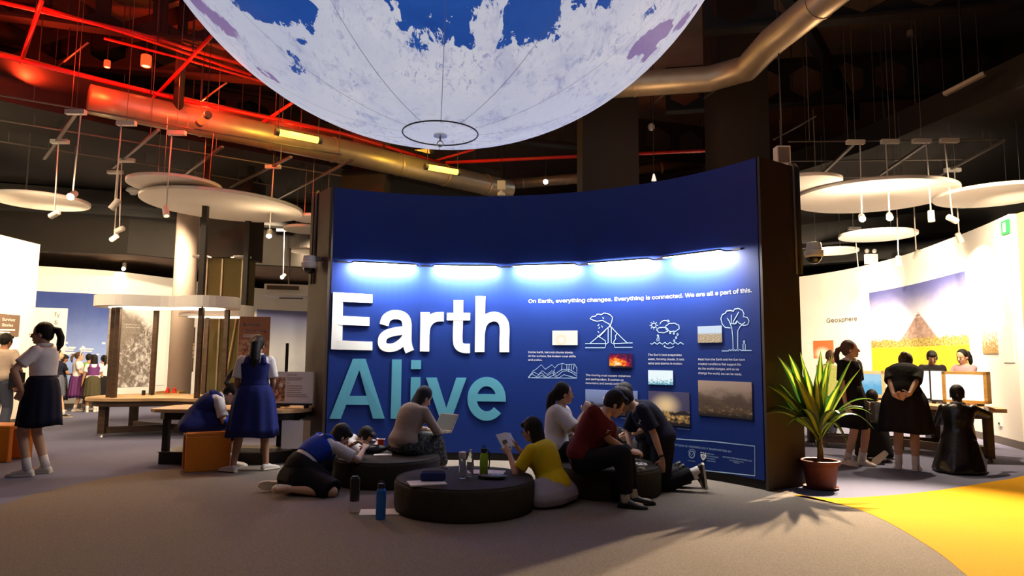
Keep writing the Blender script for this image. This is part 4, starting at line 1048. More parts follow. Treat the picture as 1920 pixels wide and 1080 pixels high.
# things on the kiosk table
for (px, py, h, r, lab, m) in ((269, 741, .085, .03, 'dark little cylinder on the kiosk table, left one', M_DARKMETAL), (285, 741, .08, .025, 'dark little cylinder on the kiosk table, right one', M_DARKMETAL)):
    p = atz(px, py, kz); tt = thing('cylinder_pot', lab, 'pot', p); MB().lathe([(r * .8, 0), (r, .01), (r, h - .01), (r * .7, h - .005), (r * .7, h)], n=16).build('pot', m, tt, smooth=True, auto=30)
M_RED = mat('red_plastic', (.60, .04, .02), .35)
for (px, py, lab) in ((314, 737, 'red figure block on the yellow tray, left one'), (327, 737, 'red figure block on the yellow tray, right one')):
    p = atz(px, py, kz + .032); tt = thing('red_block', lab, 'block', p); MB().box((0, 0, .03), (.06, .06, .06), None, .8).build('base', M_RED, tt); MB().ell((0, 0, .075), (.025, .025, .03)).build('knob', M_RED, tt, smooth=True)
p = atz(320, 737, kz); tt = thing('yellow_tray', 'yellow wooden tray on the kiosk table', 'tray', p)
MB().box((0, 0, .008), (.42, .26, .016)).build('base', M_BOXWOOD, tt)
for s in (-1, 1): MB().box((0, s * .125, .02), (.42, .012, .024)).build('rim', M_BOXWOOD, tt); MB().box((s * .205, 0, .02), (.012, .24, .024)).build('rim', M_BOXWOOD, tt)

# ---------------------------------------------------------------- right hand kiosk table with signs
bz = .66
t = thing('exhibit_table', 'round ended exhibit table on a dark frame beside the blue wall end', 'table', (-3.4, 8.75, 0))
end = [(.48 + .40 * math.cos(a), .40 * math.sin(a)) for a in np.linspace(-1.5708, 1.5708, 18)]
out = end + [(-.9, .42), (-1.0, .3), (-1.0, -.3), (-.9, -.4)]
MB().prism(out, bz - .04, bz).build('table_top', M_WOOD, t); MB().prism([(x * .9, y * .84) for x, y in out], bz - .13, bz - .041).build('apron', M_DARKMETAL, t)
for x, y in ((.72, -.1), (.40, -.28), (-.8, -.28), (-.8, .28), (.4, .28)): MB().bar((x, y, .05), (x, y, bz - .12), .07, .07).build('leg', M_DARKMETAL, t)
MB().prism([(.74, 0), (.42, -.34), (-.85, -.34), (-.85, .34), (.42, .34)], 0.0, .14).build('plinth', M_DARKMETAL, t)
MB().prism([(.75, 0), (.425, -.35), (-.86, -.35), (-.86, .35), (.425, .35)], .14, .15).build('plinth_edge', M_GREYMETAL, t)
p = aty(546, 810, 8.43); tt = thing('hanging_board', 'white paper sheet hung below the exhibit table edge', 'board', (p.x, 8.43, 0))
MB().box((0, .04, .36), (.26, .006, .34)).build('sheet', M_PAPER, tt); MB().box((.17, .05, .36), (.09, .01, .34)).build('backing', mat('kraft_board', (.45, .32, .19), .8), tt)
p = aty(548, 752, 8.72); sp = thing('table_sign', 'white instruction sign with a photo strip standing on the exhibit table', 'sign', (p.x, 8.72, bz))
MB().box((0, 0, .255), (.52, .012, .40)).build('panel', M_PRINT_W, sp); MB().box((0, 0, .048), (.50, .03, .022)).build('rail', M_DARKMETAL, sp)
for x in (-.18, .18): MB().box((x, 0, .022), (.03, .12, .044)).build('foot', M_DARKMETAL, sp)
B = MatB('sign_photo').set(.6); x, y, z = B.xyz(); n = B.noise(22, 4, .7); B.color(B.mix(n.step(.4, .65), (.16, .05, .03), (.80, .52, .32)))
MB().box((-.175, -.008, .235), (.16, .004, .30)).build('photo', B.m, sp); MB().lathe([(.001, 0), (.024, 0), (.024, .003)], (-.145, -.011, .29), 16, Matrix.Rotation(R(90), 3, 'X')).build('spot', M_PRINT_W, sp)
flat_text('lettering', M_PRINT_K, 'Omex Oid', (-.075, -.0075, .405), (1, 0, 0), (0, 0, 1), .12, .026, sp, .01)
for i, (w, zz) in enumerate(((.20, .375), (.18, .352), (.03, .31), (.19, .275), (.2, .245), (.18, .222), (.19, .195), (.25, .165), (.27, .142))):
    MB().box((-.075 + w / 2, -.007, zz), (w, .002, .006)).build('print_line', M_PRINT_K, sp)
p = aty(474, 690, 9.1); sp = thing('title_sign', 'orange standing sign titled Disaster Teamwork behind the girl in the blue pinafore', 'sign', (p.x, 9.1, bz))
hz = 1.83 - bz
MB().box((0, 0, hz / 2), (.41, .014, hz)).build('panel', mat('orange_print', (.52, .24, .12), .6), sp)
for x in (-.15, .15): MB().box((x, 0, .012), (.05, .16, .024)).build('foot', M_DARKMETAL, sp)
B = MatB('collage_print').set(.6); n = B.noise(14, 5, .7); n2 = B.voro(9); c = B.mix(n.step(.4, .6), (.20, .08, .04), (.85, .68, .48)); B.color(B.mix(n2.step(.25, .5) * .4, c, (.75, .3, .12)))
MB().box((0, -.009, hz - .62), (.40, .004, .62)).build('photo', B.m, sp)
flat_text('lettering', M_PRINT_W, 'Disaster', (-.145, -.0095, hz - .125), (1, 0, 0), (0, 0, 1), .235, .055, sp, .012)
flat_text('lettering', M_PRINT_W, 'Teamwork', (-.145, -.0095, hz - .205), (1, 0, 0), (0, 0, 1), .30, .055, sp, .012)
for i, w in enumerate((.21, .17)): MB().box((-.145 + w / 2, -.008, hz - .245 - i * .022), (w, .003, .012)).build('print_line', M_PRINT_W, sp)
p = aty(537, 690, 9.0); tt = thing('black_post', 'thin black upright bar behind the white instruction sign', 'post', (p.x, 9.0, bz)); MB().bar((0, 0, 0), (0, 0, .82), .035, .03).build('bar', M_BLACK, tt); MB().box((0, 0, .01), (.1, .1, .02)).build('base', M_BLACK, tt)
p = aty(541, 545, 15.4); tt = thing('air_conditioner', 'white ceiling air conditioner beside the left wall end', 'air conditioner', p, rz=R(12))
MB().box((0, 0, 0), (.95, .7, .22)).build('casing', M_WHITE, tt); MB().box((-.08, -.355, .03), (.68, .02, .09)).build('grille', M_DARKWOOD, tt); MB().box((0, -.05, -.125), (1.02, .85, .04)).build('tray', M_WHITE, tt); MB().box((.1, -.34, -.20), (.5, .03, .025)).build('flap', M_DARKMETAL, tt); MB().tube([(0, 0, .1), (0, 0, 3.75 - p.z)], .02, 8).build('hanger', M_GREYMETAL, tt)

# ---------------------------------------------------------------- moulded orange stools
M_ORANGE = mat('orange_plastic', (.78, .24, .015), .45, var=.08, bump=.15, bscale=220)
def stool(label, x, y, rz):
    t = thing('orange_stool', label, 'stool', (x, y, 0), rz, 'orange plastic stools')
    o = MB().box((0, 0, .415), (.47, .40, .05)).build('seat', M_ORANGE, t); b = o.modifiers.new('b', 'BEVEL'); b.width = .014; b.segments = 2
    for s in (-1, 1):
        o = MB().box((0, s * .165, .20), (.47, .07, .40)).build('side_panel', M_ORANGE, t); b = o.modifiers.new('b', 'BEVEL'); b.width = .012; b.segments = 2
    return t
p = atz(388, 886); stool('orange block stool under the seated girl in the pinafore', p.x - .12, p.y + .23, R(30))
p = atz(-10, 867); stool('orange block stool cut off by the left picture edge', p.x - .06, p.y + .2, R(-4))

# ---------------------------------------------------------------- low round ottomans
M_OTT = mat('black_leatherette', (.045, .037, .028), .75, spec=.1, var=.25, scale=20, bump=.3, bscale=150)
def ottoman(label, x, y, r, h=.27):
    t = thing('round_ottoman', label, 'ottoman', (x, y, 0), group='low black round ottomans')
    MB().lathe([(r * .97, .0), (r * .99, .03), (r, .06), (r, h - .035), (r - .012, h - .012), (r - .035, h)], n=72).build('cushion', M_OTT, t, smooth=True, auto=50)
    MB().tube([((r - .02) * math.cos(a), (r - .02) * math.sin(a), h - .006) for a in np.linspace(0, 6.2832, 72, endpoint=False)], .006, 6, True).build('piping', M_OTT, t, smooth=True)
    return t
O1, O2, O3 = V(-.40, 6.16, .27), V(-1.31, 7.42, .27), V(.96, 6.98, .27)
ottoman('front low round ottoman with bottles and a pencil case on it', O1.x, O1.y, .615)
ottoman('low round ottoman under the woman with the laptop', O2.x, O2.y, .56)
ottoman('low round ottoman under the group before the printed photos', O3.x, O3.y, .54)

# things on the ottomans and on the floor
OZ = .272
M_CLEAR = glass('clear_plastic', (.93, .95, .96), .08, .92); M_WCAP = mat('white_cap', (.75, .68, .66), .5); M_KCAP = mat('black_cap', (.02, .02, .02), .4)
M_LIME = mat('lime_bottle', (.38, .60, .04), .4); M_BLUEB = mat('blue_bottle_paint', (.02, .14, .50), .4)
def bottle(name, label, p, prof, m, cap, capm, extra=None):
    t = thing(name, label, 'bottle', p)
    MB().lathe(prof, n=28).build('body', m, t, smooth=True, auto=35); MB().lathe(cap, n=24).build('cap', capm, t, smooth=True, auto=35)
    return t
bottle('water_bottle', 'slim clear bottle with a white cap on the front ottoman', atz(866.5, 897, OZ), [(.001, 0), (.028, 0), (.031, .004), (.031, .165), (.029, .17)], M_CLEAR, [(.031, .17), (.032, .172), (.032, .222), (.028, .226), (.001, .226)], M_WCAP)
t = bottle('plastic_bottle', 'crinkled clear drink bottle beside the slim clear one', atz(881.5, 893, OZ), [(.001, 0), (.026, 0), (.03, .01), (.031, .03), (.028, .04), (.031, .055), (.028, .07), (.031, .085), (.028, .1), (.031, .115), (.029, .15), (.02, .19), (.012, .205), (.012, .215)], M_CLEAR, [(.0145, .21), (.0145, .228), (.012, .231), (.001, .231)], M_WCAP)
MB().lathe([(.0315, .055), (.0318, .06), (.0318, .105), (.0315, .11)], n=24, cap=False).build('label_band', mat('silver_label', (.35, .35, .38), .4), t, smooth=True)
t = bottle('sports_bottle', 'lime green bottle with a black lid and strap', atz(907, 892, OZ), [(.001, 0), (.034, 0), (.037, .005), (.037, .15), (.034, .18), (.026, .20), (.024, .205)], M_LIME, [(.027, .2), (.029, .205), (.029, .232), (.024, .24), (.001, .242)], M_KCAP)
MB().tube([(.026, 0, .225), (.048, 0, .205), (.050, 0, .12), (.044, 0, .06)], .006, 6).build('strap', M_KCAP, t, smooth=True); MB().tube([(.012 * math.cos(a), 0, .25 + .014 * math.sin(a)) for a in np.linspace(0, 6.28, 14, endpoint=False)], .004, 5, True).build('loop', M_KCAP, t)
def sheet(label, p, w, d, rz, name='paper_sheet', cat='paper', m=None, h=.004, curl=.0):
    t = thing(name, label, cat, p, rz); mb = MB(); n = 8
    top = []; 
    for s in (0, h):
        for j in range(2):
            for i in range(n + 1):
                u = i / n - .5; mb.v.append((u * w, (j - .5) * d, s + curl * (2 * abs(u)) ** 2))
    k = n + 1
    for i in range(n):
        mb.f += [(i, k + i, k + i + 1, i + 1), (2 * k + i, 2 * k + i + 1, 3 * k + i + 1, 3 * k + i), (i, i + 1, 2 * k + i + 1, 2 * k + i), (k + i, 3 * k + i, 3 * k + i + 1, k + i + 1)]
    mb.f += [(0, 2 * k, 3 * k, k), (n, k + n, 3 * k + n, 2 * k + n)]
    mb.build('sheet', m or M_PAPER, t); return t
sheet('white papers under the blue pencil case', atz(800, 907, OZ), .30, .21, R(18), h=.012)
t = thing('pencil_case', 'dark blue pencil case lying on papers', 'pencil case', atz(811, 902, OZ + .012) + V(0, .02, 0), R(4))
o = MB().box((0, 0, .038), (.215, .085, .074)).build('pouch', mat('navy_canvas', (.012, .02, .11), .8, bump=.3), t); b = o.modifiers.new('b', 'BEVEL'); b.width = .025; b.segments = 4
MB().tube([(-.09, 0, .077), (0, 0, .079), (.09, 0, .077)], .004, 6).build('zip', M_KCAP, t)
sheet('white papers behind the lime bottle', atz(915, 886, OZ), .30, .21, R(-8), h=.006)
t = thing('silver_pouch', 'dark silver pouch lying beside the lime bottle', 'pouch', atz(926, 898, OZ), R(-4))
MB().ell((0, 0, .022), (.125, .06, .022)).build('pouch', mat('silver_pouch_film', (.10, .10, .10), .25, .5, bump=.5, bscale=40), t, smooth=True); MB().bar((-.125, -.04, .02), (-.125, .04, .02), .01, .03).build('seal', M_KCAP, t)
t = thing('pen', 'thin pen lying near the back edge of the front ottoman', 'pen', atz(834, 879, OZ)); MB().tube([(-.035, .03, .006), (.035, -.03, .006)], .005, 8).build('barrel', M_DARKMETAL, t); MB().tube([(.035, -.03, .006), (.043, -.037, .006)], [.004, .001], 8).build('tip', M_WCAP, t)
t = bottle('steel_bottle', 'blue bottle with a black lid standing on the carpet', atz(713.5, 974), [(.001, 0), (.036, 0), (.040, .005), (.040, .215), (.036, .235), (.026, .25)], M_BLUEB, [(.029, .25), (.030, .255), (.030, .28), (.026, .287), (.001, .287)], M_KCAP)
MB().tube([(.020 * math.cos(a), 0, .287 + .018 * math.sin(a)) for a in np.linspace(0, 3.14, 10)], .005, 6).build('loop', M_KCAP, t)
t = thing('tumbler', 'tall tumbler in a black sleeve with a clear foot on the carpet', 'bottle', atz(664, 962))
MB().lathe([(.001, 0), (.036, 0), (.038, .004), (.038, .12), (.037, .122)], n=24).build('clear_foot', M_CLEAR, t, smooth=True, auto=35); MB().lathe([(.0385, .10), (.0405, .105), (.0405, .285), (.038, .29), (.001, .29)], n=24).build('sleeve', M_KCAP, t, smooth=True, auto=35); MB().lathe([(.030, .29), (.030, .305), (.001, .307)], n=20).build('lid', M_KCAP, t, smooth=True, auto=35)
sheet('white clipboard papers on the carpet behind the blue bottle', atz(712, 962), .33, .22, R(8), h=.012)
t = thing('paper_cup', 'red paper cup on the ottoman beside the laptop woman', 'cup', atz(714, 844, OZ))
MB().lathe([(.001, 0), (.031, 0), (.042, .118), (.044, .122), (.041, .122), (.031, .01)], n=24).build('cup', mat('red_cup_print', (.62, .05, .025), .5, var=.3, scale=40), t, smooth=True, auto=35); MB().tube([(.044 * math.cos(a), .044 * math.sin(a), .122) for a in np.linspace(0, 6.28, 24, endpoint=False)], .0035, 6, True).build('rim', M_PAPER, t)
sheet('white paper at the front edge of the ottoman with the red cup', atz(718, 853, OZ), .19, .12, R(10), h=.006)
t = thing('black_bag', 'soft black bag heaped on the ottoman before the squatting student', 'bag', atz(700, 850, OZ), R(10))
MB().ell((0, .02, .045), (.15, .085, .045)).build('bag', mat('black_nylon', (.008, .008, .009), .6, bump=.5, bscale=30), t, smooth=True); MB().tube([(-.1, 0, .07), (-.03, -.05, .10), (.06, -.03, .085)], .008, 6).build('strap', M_KCAP, t, smooth=True)
sheet('white papers on the ottoman before the kneeling students', atz(1192, 871, OZ), .22, .16, R(-6), h=.008)
t = bottle('tall_bottle', 'clear tall bottle with a steel loop standing beside the right ottoman', atz(1204, 936), [(.001, 0), (.036, 0), (.039, .005), (.039, .25), (.034, .265)], M_CLEAR, [(.036, .262), (.037, .265), (.037, .29), (.033, .295), (.001, .295)], M_STEEL)
MB().tube([(-.03, 0, .28), (-.05, 0, .32), (0, 0, .345), (.035, 0, .29)], .006, 6).build('loop', M_STEEL, t, smooth=True)

# ---------------------------------------------------------------- potted dracaena
PC = V(3.22, 7.24, 0)
t = thing('potted_plant', 'striped dracaena in a terracotta pot at the end of the blue wall', 'plant', PC)
M_TERRA = mat('terracotta', (.13, .028, .016), .55, var=.2, scale=8)
MB().lathe([(.001, 0), (.135, 0), (.14, .015), (.17, .235), (.19, .245), (.192, .285), (.178, .29), (.165, .285), (.16, .24)], n=48, cap=False).build('pot', M_TERRA, t, smooth=True, auto=40)
MB().lathe([(.001, .25), (.163, .25)], n=24).build('soil', mat('dark_soil', (.03, .02, .013), .95, bump=.6), t)
MB().lathe([(.001, -.0), (.155, 0), (.175, .02), (.17, .022), (.145, .008)], n=40, cap=False).build('saucer', M_TERRA, t, smooth=True, auto=40)
MB().tube([(0, 0, .24), (.005, 0, .36), (0, 0, .48), (-.005, 0, .58)], [.036, .03, .026, .02], 12).build('stem', mat('plant_stem', (.10, .08, .04), .8, bump=.4), t, smooth=True)
B = MatB('striped_leaf').set(.38, 0, .5); x, y, z = B.xyz('UV'); e = (x - .5).abs(); n = B.noise(30, 3, vec=B.vec(x * 6.0, y * .3, 0.0))
c = B.mix((e + (n - .5) * .08).step(.14, .24), (.34, .42, .04), (.022, .085, .010)); B.color(c)
_tr = B.nt.nodes.new('ShaderNodeBsdfTranslucent'); _mx = B.nt.nodes.new('ShaderNodeMixShader'); _mx.inputs[0].default_value = .28
B.nt.links.new(c.k, _tr.inputs[0]); B.nt.links.new(B.b.outputs[0], _mx.inputs[1]); B.nt.links.new(_tr.outputs[0], _mx.inputs[2]); B.nt.links.new(_mx.outputs[0], B.nt.nodes['Material Output'].inputs[0])
M_LEAF = B.m
def leaf(base, tip, sag, wmax, roll=0.0):
    base, tip = Vector(base), Vector(tip); mb = MB(); uv = []; n = 12
    mid = (base + tip) / 2 + V(0, 0, sag); d = tip - base; side = d.cross(V(0, 0, 1))
    if side.length < .02: side = V(1, .2, 0)
    side.normalize(); side = (Matrix.Rotation(roll, 3, d.normalized()) @ side)
    for i in range(n + 1):
        u = i / n; p = base * (1 - u) ** 2 + mid * 2 * u * (1 - u) + tip * u * u
        w = wmax * (0.35 + .65 * min(1, u * 2.8)) * max(.02, (1 - u ** 2.6)) 
        tang = ((mid - base) * (1 - u) + (tip - mid) * u).normalized(); nn = side.cross(tang).normalized()
        for k, (a, lift) in enumerate(((-1, .22), (-.5, .05), (0, 0), (.5, .05), (1, .22))):
            mb.v.append(tuple(p + side * (a * w / 2) - nn * (lift * w * -.5))); uv.append((.5 + a * .5, u))
    for i in range(n):
        for k in range(4): q = i * 5 + k; mb.f.append((q, q + 1, q + 6, q + 5))
    return mb.build('leaf', M_LEAF, t, smooth=True, uv=uv)
def lf(px, py, dy, sag=.0, w=.058, roll=0.0, zb=.5):
    if px < 1512: dy = min(dy, -.14 - (1512 - px) * .0016)
    p = aty(px, py, PC.y + dy) - PC; leaf((random.uniform(-.012, .012), random.uniform(-.012, .012), zb + random.uniform(-.05, .06)), p, sag, w * 2.0, roll)
for a in [(1457, 667, -.05, .16, .06, .5), (1479, 664, -.25, .12, .07, .4), (1500, 660, .15, .1, .045), (1507, 681, -.28, .08, .06, .3), (1539, 657, -.12, .06, .075, .2), (1553, 676, -.20, .09, .06, -.3), (1561, 664, .05, .08, .04),
          (1613, 692, -.15, .10, .065, -.4), (1600, 668, .1, .1, .05), (1585, 700, .3, .08, .05), (1440, 724, -.2, .14, .06, .5), (1449, 722, .05, .14, .05), (1431, 779, -.1, .26, .05, .3), (1450, 760, -.3, .18, .055), (1462, 720, .25, .12, .05),
          (1640, 750, -.05, .26, .06, -.3), (1619, 764, -.22, .20, .065), (1637, 778, -.25, .32, .045, -.4), (1632, 797, -.1, .40, .05, .3), (1640, 806, -.3, .42, .045), (1575, 776, -.42, .24, .06), (1500, 770, -.45, .22, .055), (1475, 800, -.3, .30, .05), (1590, 835, -.3, .36, .045), (1530, 700, -.32, .06, .06), (1490, 705, -.35, .10, .065, .4), (1520, 720, .35, .05, .05), (1575, 720, -.34, .10, .055, -.3)]:
    lf(*a)

# ---------------------------------------------------------------- right gallery: mural, prints, title
def p_volcano(B, x, y):
    n = B.noise(5, 5, .62, which='UV'); n2 = B.noise(26, 4, .7, which='UV'); n3 = B.noise(60, 3, .7, which='UV', vec=None)
    sky = B.mix((y + (n - .5) * .2).step(.45, 1.0), (.70, .69, .74), (.10, .11, .33))
    m = .70 - (x - .50).abs() * 1.25 - ((x - .50).abs() * 6.0).min(1.0) * .03 + ((x - .5).abs() - .25).max(0.0) * 1.0 + (n2 - .5) * .02
    c = B.mix((m - y).step(-.005, .01), sky, B.mix(n2.step(.35, .65), (.20, .13, .11), (.33, .23, .20)))
    trees = .40 + (n2 - .45) * .22 + (x - .30).abs().min(.25) * .05
    c = B.mix((trees - y).step(-.01, .01), c, B.mix(n3.step(.4, .6), (.16, .12, .03), (.45, .34, .10)))
    fld = B.mix(n3.step(.35, .7), (.50, .37, .012), (.66, .52, .03)); rows = ((y * 90.0).sin() * .5 + .5) * n.step(.45, .6) * .35
    c = B.mix((.335 - y + (n2 - .5) * .02).step(-.005, .01), c, B.mix(rows, fld, (.35, .32, .05)))
    return c
RW.px_patch('printed_mural', print_mat('volcano_mural', p_volcano), 1630, 549, 1822, 716, .01, .012, rw)['label'] = 'large printed mural of a volcano over a yellow field'
RW.px_patch('printed_photo', print_mat('orange_photo', lambda B, x, y: B.mix((((x - .45) * (x - .45) + (y - .25) * (y - .25)).sqrt()).step(.05, .5), (1, .9, .7), (.60, .16, .05))), 1525, 639, 1564, 672, .01, .012, rw)['label'] = 'orange printed photo of a glow'
RW.px_patch('printed_photo', print_mat('reed_photo', lambda B, x, y: B.mix((B.noise(9, 5, .7, which='UV') + (y - .5) * .3).step(.4, .65), (.40, .26, .10), (.90, .84, .72))), 1841, 616, 1873, 663, .01, .012, rw)['label'] = 'small printed photo of dry reeds'
RW.px_patch('printed_photo', print_mat('faint_photo', lambda B, x, y: B.mix(B.noise(6, 5, .7, which='UV').step(.4, .7), (.80, .76, .68), (.86, .83, .77))), 1879, 609, 1904, 680, .01, .012, rw)
wall_text(RW, 'lettering', mat('brown_print', (.05, .025, .015), .6), 'Geosphere', 1551, 605, 1608, 11, rw, .02, y1=602)
wall_text(RW, 'lettering', M_PRINT_W, 'Mountains that', 1716, 590, 1744, 4, rw, .02); wall_text(RW, 'lettering', M_PRINT_W, 'born of fire and air', 1716, 596.5, 1744, 4, rw, .02)
p = RW.P(RW.hit(1877, 800)[0], .35, .015); tt = thing('wall_socket', 'small white wall outlet low on the right gallery wall', 'outlet', p, R(85)); MB().box((0, 0, 0), (.12, .02, .12)).build('plate', M_WHITE, tt); MB().box((0, .012, -.02), (.03, .01, .03)).build('socket', M_KCAP, tt)

# curved exhibit table with three boxed screens
t = thing('exhibit_table', 'pale topped exhibit table carrying the screens in the right gallery', 'table', (5.8, 9.9, 0))
tz = .70
out = [(.72, -.82), (.86, -.5), (.75, .1), (.3, .75), (-.6, 1.1), (-1.25, 1.1), (-1.2, .55), (-.5, .4), (-.05, -.1), (.18, -.75)]
MB().prism(out, tz - .05, tz).build('table_top', M_WOOD, t)
for x, y in ((.55, -.68), (.28, -.6), (.45, .3), (-.15, .2), (-1.1, .95), (-1.05, .65)):
    MB().bar((x, y, .04), (x, y, tz - .05), .09, .09).build('leg', M_DARKWOOD, t); MB().lathe([(.02, 0), (.035, .004), (.02, .04)], (x, y, 0), 10).build('foot', M_STEEL, t)
for a, b in (((.55, -.68), (.28, -.6)), ((.28, -.6), (-.15, .2)), ((-.15, .2), (-1.05, .65)), ((.55, -.68), (.45, .3)), ((.45, .3), (-1.1, .95))):
    MB().bar((*a, .14), (*b, .14), .06, .11).build('stretcher', M_DARKWOOD, t); MB().bar((*a, tz - .10), (*b, tz - .10), .05, .09).build('apron', M_DARKWOOD, t)
M_SCR_W = screen_mat('white_screen', lambda B, x, y: B.mix((B.noise(3, 4, which='UV') - y).step(.1, .5) * .5, (1, .98, .92), (1, .85, .55)), 1.3)
M_SCR_B = screen_mat('blue_screen', lambda B, x, y: B.mix((y + (B.noise(4, 4, which='UV') - .5) * .6).step(.3, .8), (.15, .50, .80), (.45, .75, .95)), .9)
def boxed(label, px, py, w, h, Y, rz, m, frame, dp=.18, border=.04, z0=None):
    p = aty(px, py, Y); p.z = (tz if z0 is None else z0) + h / 2 + .035
    t = thing('boxed_screen', label, 'screen', p, rz)
    mb = MB()
    for s in (-1, 1): mb.box((s * (w / 2 - border / 2), 0, 0), (border, dp, h)); mb.box((0, 0, s * (h / 2 - border / 2)), (w, dp, border))
    mb.box((0, dp / 2 - .01, 0), (w, .02, h)); mb.build('box', frame, t)
    s = MB(); s.v = [(-w / 2 + border, 0, -h / 2 + border), (w / 2 - border, 0, -h / 2 + border), (w / 2 - border, 0, h / 2 - border), (-w / 2 + border, 0, h / 2 - border)]; s.f = [(0, 1, 2, 3)]
    s.build('display', m, t, uv=[(0, 0), (1, 0), (1, 1), (0, 1)]).location = (0, -dp * .3, 0)
    for x in (-w * .3, w * .3): MB().box((x, 0, -h / 2 - .018), (.05, dp * .8, .034)).build('foot', M_DARKMETAL, t)
    return t
boxed('white lit screen in a golden wooden box at the right table end', 1811, 712, .54, .44, 9.75, R(-46), M_SCR_W, M_BOXWOOD, .24, .04)
boxed('dark framed white screen turned partly away behind the bending girl', 1726, 714, .52, .46, 10.45, R(-34), M_SCR_W, M_DARKMETAL, .05, .025)
boxed('slim dark framed white panel left of the golden boxed screen', 1759, 712, .22, .46, 10.1, R(-40), M_SCR_W, M_DARKMETAL, .05, .02)
boxed('pale blue screen in a pale wooden box beside the girl with the polo', 1632, 706, .42, .42, 11.0, R(-32), M_SCR_B, wood_mat('pale_plywood', (.62, .48, .28), (.72, .58, .36)), .2, .05)
M_SCR_Y = screen_mat('yellow_back_screen', lambda B, x, y: B.mix(B.noise(20, 4, .7, which='UV').step(.35, .65), (.8, .6, .05), (.95, .85, .25)), .8)
boxed('yellow screen behind the plant', 1562, 707, .5, .5, 11.3, R(-24), M_SCR_Y, wood_mat('pale_plywood_b', (.62, .48, .28), (.72, .58, .36)), .12, .03)
p = aty(1590, 745, 10.9); tt = thing('exhibit_bench', 'small pale bench top behind the girl with the polo', 'table', (p.x, 11.1, 0)); MB().box((0, 0, .675), (1.0, .6, .05)).build('table_top', M_WOOD, tt)
for sx in (-.42, .42):
    for sy in (-.22, .22): MB().bar((sx, sy, 0), (sx, sy, .65), .08, .08).build('leg', M_DARKWOOD, tt)
MB().bar((-.42, -.22, .12), (.42, -.22, .12), .06, .1).build('stretcher', M_DARKWOOD, tt)
# ---------------------------------------------------------------- people
def skin_mat(name, c):
    B = MatB(name).set(.5, 0, .35); n = B.noise(9, 3); B.color(B.mix(n, tuple(x * .9 for x in c), tuple(min(1, x * 1.08) for x in c)))
    return B.m
SKIN = [skin_mat('skin_light', (.58, .34, .22)), skin_mat('skin_tan', (.42, .215, .12)), skin_mat('skin_brown', (.30, .145, .08))]
def cloth(name, c, var=.15): return mat(name, c, .85, 0, .2, var, 10, .35, 26)
M_HAIR = mat('black_hair', (.010, .007, .006), .55, spec=.22, var=.4, scale=60, bump=.5, bscale=120); M_BROWNHAIR = mat('brown_hair', (.085, .042, .024), .5, var=.5, scale=50, bump=.5, bscale=120)
M_EYE = mat('dark_eye', (.012, .008, .006), .25); M_LIP = mat('lip', (.32, .10, .08), .5)
WHITE_C = cloth('white_cotton', (.72, .68, .68)); CREAM_C = cloth('cream_cotton', (.70, .55, .42)); NAVY_C = cloth('navy_cloth', (.010, .011, .028)); PINA_C = cloth('blue_pinafore', (.016, .022, .13)); BLACK_C = cloth('black_cloth', (.009, .008, .010))
BROWN_C = cloth('brown_cardigan', (.36, .27, .21)); YELLOW_C = cloth('yellow_cotton', (.72, .50, .015)); GREY_C = cloth('lilac_grey_cloth', (.36, .31, .38)); MAROON_C = cloth('maroon_cotton', (.13, .012, .012)); BLUE_C = cloth('royal_blue_cotton', (.02, .06, .42))
PURPLE_C = cloth('purple_cloth', (.14, .04, .16)); GREEN_C = cloth('green_cotton', (.22, .42, .06)); OLIVE_C = cloth('olive_cloth', (.07, .06, .03)); PINK_C = cloth('dusty_pink_cloth', (.42, .24, .26)); ORANGE_C = cloth('tan_trousers', (.45, .20, .07)); DENIM_C = cloth('grey_denim', (.10, .11, .15))
B = MatB('floral_cloth').set(.85); n = B.noise(45, 4, .7); B.color(B.mix(n.step(.52, .62), (.012, .013, .012), (.16, .17, .15))); FLORAL_C = B.m
SHOE_W = mat('white_shoe', (.66, .60, .55), .6); SHOE_K = mat('black_shoe', (.012, .011, .011), .5); SOCK_W = mat('white_sock', (.68, .62, .60), .9); SOLE_W = mat('pale_sole', (.72, .62, .48), .6)

def organic(name, mb, m, parent, voxel, smooth_it=4, dec=None):
    o = mb.build(name, m, parent, smooth=True)
    r = o.modifiers.new('remesh', 'REMESH'); r.mode = 'VOXEL'; r.voxel_size = voxel; r.use_smooth_shade = True
    if smooth_it: s = o.modifiers.new('smooth', 'SMOOTH'); s.factor = .5; s.iterations = smooth_it
    if dec: d = o.modifiers.new('dec', 'DECIMATE'); d.ratio = dec
    return o

def ik(a, t, l1, l2, pole):
    a, t, pole = Vector(a), Vector(t), Vector(pole); d = t - a; D = d.length
    if D > (l1 + l2) * .998: t = a + d * ((l1 + l2) * .998 / D); d = t - a; D = d.length
    x = (l1 * l1 - l2 * l2 + D * D) / (2 * D); h = math.sqrt(max(0, l1 * l1 - x * x)); u = d / D
    p = pole - u * pole.dot(u)
    if p.length < 1e-4: p = u.orthogonal()
    return a + u * x + p.normalized() * h, t

TORSO = [(-.075, .10, .075), (.0, .158, .112), (.13, .168, .122), (.36, .124, .096), (.60, .142, .106), (.78, .155, .110), (.90, .150, .092), (.97, .10, .066), (1.03, .055, .052)]

